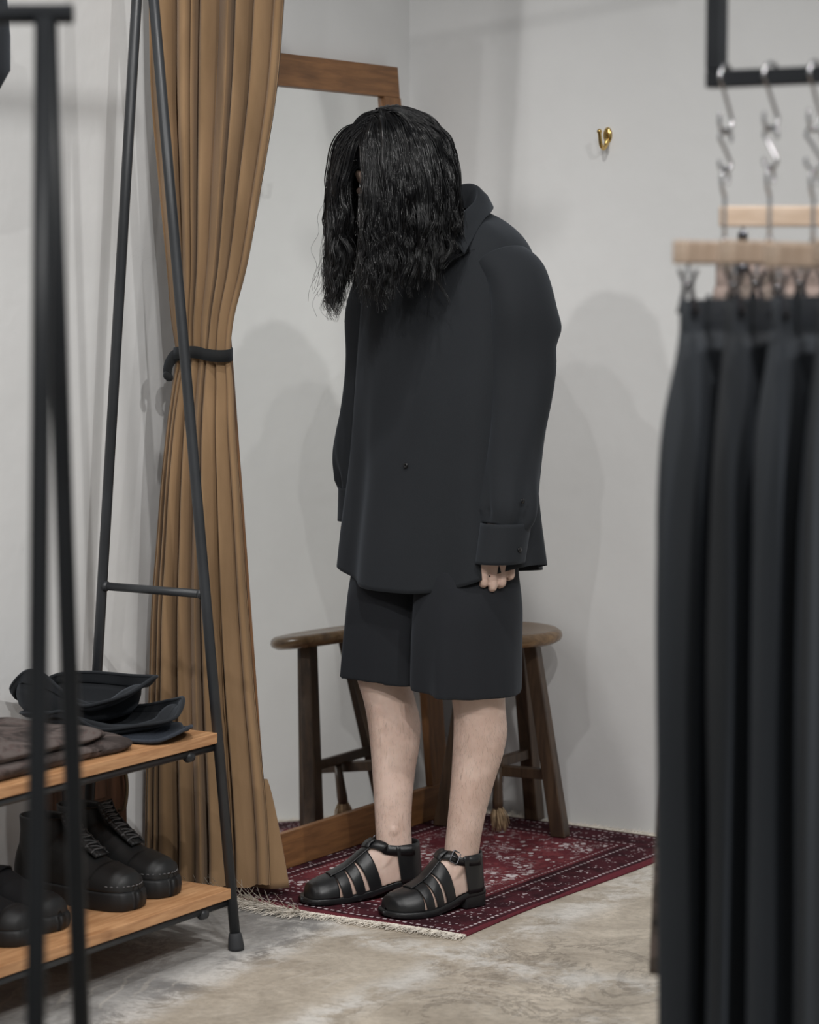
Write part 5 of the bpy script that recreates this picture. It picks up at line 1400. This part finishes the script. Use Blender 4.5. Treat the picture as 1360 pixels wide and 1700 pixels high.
def make_trousers(name, center, D, zt, zb, tab, mat, label, phase, th_k=1.0, group='black trousers on clip hangers'):
    D = np.asarray(D, float); N = np.cross(D, Z3)
    e = empty(name, np.array([center[0], center[1], zb]), label, 'trousers', group)
    k = 120; t = np.arange(k) * 2 * math.pi / k; R = []
    for z in np.linspace(zt - 0.038, zb, 60):
        w, th, sh = interp(tab, (zt - z) / (zt - zb)); f = (zt - z) / (zt - zb)
        c, s = np.cos(t), np.sin(t)
        X = np.sign(c) * np.abs(c) ** .75 * w + sh
        fold = (0.35 * np.sin(X * 42 + phase + f * 2.0) + 0.25 * np.sin(X * 75 + phase * 2)) * th * np.clip(f * 4, 0.3, 1)
        split = 1 - 0.55 * np.exp(-((X - sh) / 0.02) ** 2) * np.clip((f - 0.28) / 0.1, 0, 1)
        Y = np.sign(s) * np.abs(s) ** .8 * th * split + fold * np.sqrt(np.abs(s))
        P = np.array([center[0], center[1], 0]) + X[:, None] * D + Y[:, None] * N; P[:, 2] = z - (0.006 * np.cos(X * 14) if z == zb else 0); R.append(P)
    cn = R[-1].mean(0); R.append(cn + (R[-1] - cn) * np.array([.97, .97, 1]) + Z3 * 0.0); q = R[-1] + Z3 * 0.04; R.append(q)
    mk('trouser_body', *loft(R), mat, e)
    w, th, sh = interp(tab, 0.0); R = []
    for z, g in ((zt, 0.6), (zt + 0.0, 1.0), (zt - 0.02, 1.06), (zt - 0.038, 1.06), (zt - 0.041, 0.95)):
        c, s = np.cos(t), np.sin(t); X = np.sign(c) * np.abs(c) ** .6 * w * (0.99 if g < 1 else 1.004) + sh; Y = np.sign(s) * np.abs(s) ** .6 * th * g
        P = np.array([center[0], center[1], 0]) + X[:, None] * D + Y[:, None] * N; P[:, 2] = z; R.append(P)
    mk('waistband', *loft(R), mat, e)
    for x in (-0.55, 0.1, 0.6):
        q = np.array([center[0], center[1], zt - 0.018]) + D * (w * x + sh) + N * -(-th * 1.0 - 0.003) * (1 if True else 0)
        mk('belt_loop', *obox(q, D, N, Z3, 0.004, 0.0018, 0.024), mat, e, False)
    return e
BAR_Z = 1.352
TS = [0.013, 0.073, 0.130, 0.190]
tabs = [[(0, .150, .007, 0), (.04, .155, .009, 0), (.14, .192, .014, -.005), (.3, .199, .017, -.003), (.6, .196, .017, 0), (1, .190, .016, 0)],
        [(0, .155, .007, 0), (.05, .160, .010, 0), (.16, .190, .014, 0), (.35, .205, .017, 0), (.7, .200, .017, .005), (1, .198, .016, 0)]]
names = ['leftmost black trousers hanging on the rail at the right', 'second black trousers from the post of the right rail', 'third trousers from the rail post, dark navy', 'black trousers cut by the right picture edge']
hl = ['leftmost wooden clip hanger on the rail at the right', 'second wooden clip hanger from the rail post', 'third wooden clip hanger from the rail post', 'wooden clip hanger cut by the right picture edge']
first = None
for i, t_ in enumerate(TS):
    c = rail_pt(t_); wh = ('leftmost', 'second', 'third', 'fourth')[i]
    s_hook(c, U3 if i % 2 == 0 else U3 * 0.97 + V3 * 0.12, 0.0172, 0.048, 0.018 if i != 1 else 0.016, f'{wh} upper steel s-hook round the right clothes rail')
    low = c[2] - 0.048 - (0.018 if i != 1 else 0.016)
    c2 = np.array([c[0], c[1], low - 0.010 + 2 * WR]); ax2 = (V3 * 0.35 + U3 * 0.94, V3 * 0.9 - U3 * 0.2, V3 * 0.8 + U3 * 0.5, V3)[i]
    s_hook(c2, ax2, 0.010, 0.030, 0.010, f'{wh} lower steel s-hook linking rail hook to wooden hanger')
    low2 = c2[2] - 0.030 - 0.010
    hc = np.array([c[0], c[1], BAR_Z - (0.004 if i == 2 else 0)])
    if first is None:
        first = make_hanger(hc, D26, hl[0], 0.16, low2 + 2 * WR - BAR_Z); H0 = hc
    else:
        h = copy_tree(first); h.location = np.array(first.location) + (hc - H0); h['label'] = hl[i]
    make_trousers('black_trousers', hc, D26, 1.296 + (0.004 if i == 2 else 0), 0.27, tabs[i % 2], 'trouser_cloth_navy' if i in (0, 2) else 'trouser_cloth_black', names[i], i * 1.7)
DC = np.array([0.995, -0.10, 0]); DC /= np.linalg.norm(DC)
cc = np.array([0.590, 3.4845, 1.403])
s_hook(np.array([cc[0], cc[1], 1.563]), U3, 0.0172, 0.042, 0.016, 'steel s-hook on the rear rail above the camouflage trousers')
make_hanger(cc, DC, 'wooden clip hanger holding the camouflage trousers behind the black ones', 0.175, 1.563 - 0.058 + 2 * WR - 1.403)
make_trousers('camouflage_trousers', cc, DC, 1.347, 0.357, [(0, .178, .007, 0), (.05, .182, .010, 0), (.2, .205, .018, -.01), (.6, .225, .022, -.02), (1, .235, .020, -.025)], 'camo', 'pinkish grey camouflage trousers behind the black trousers', 0.3, group='camouflage trousers')
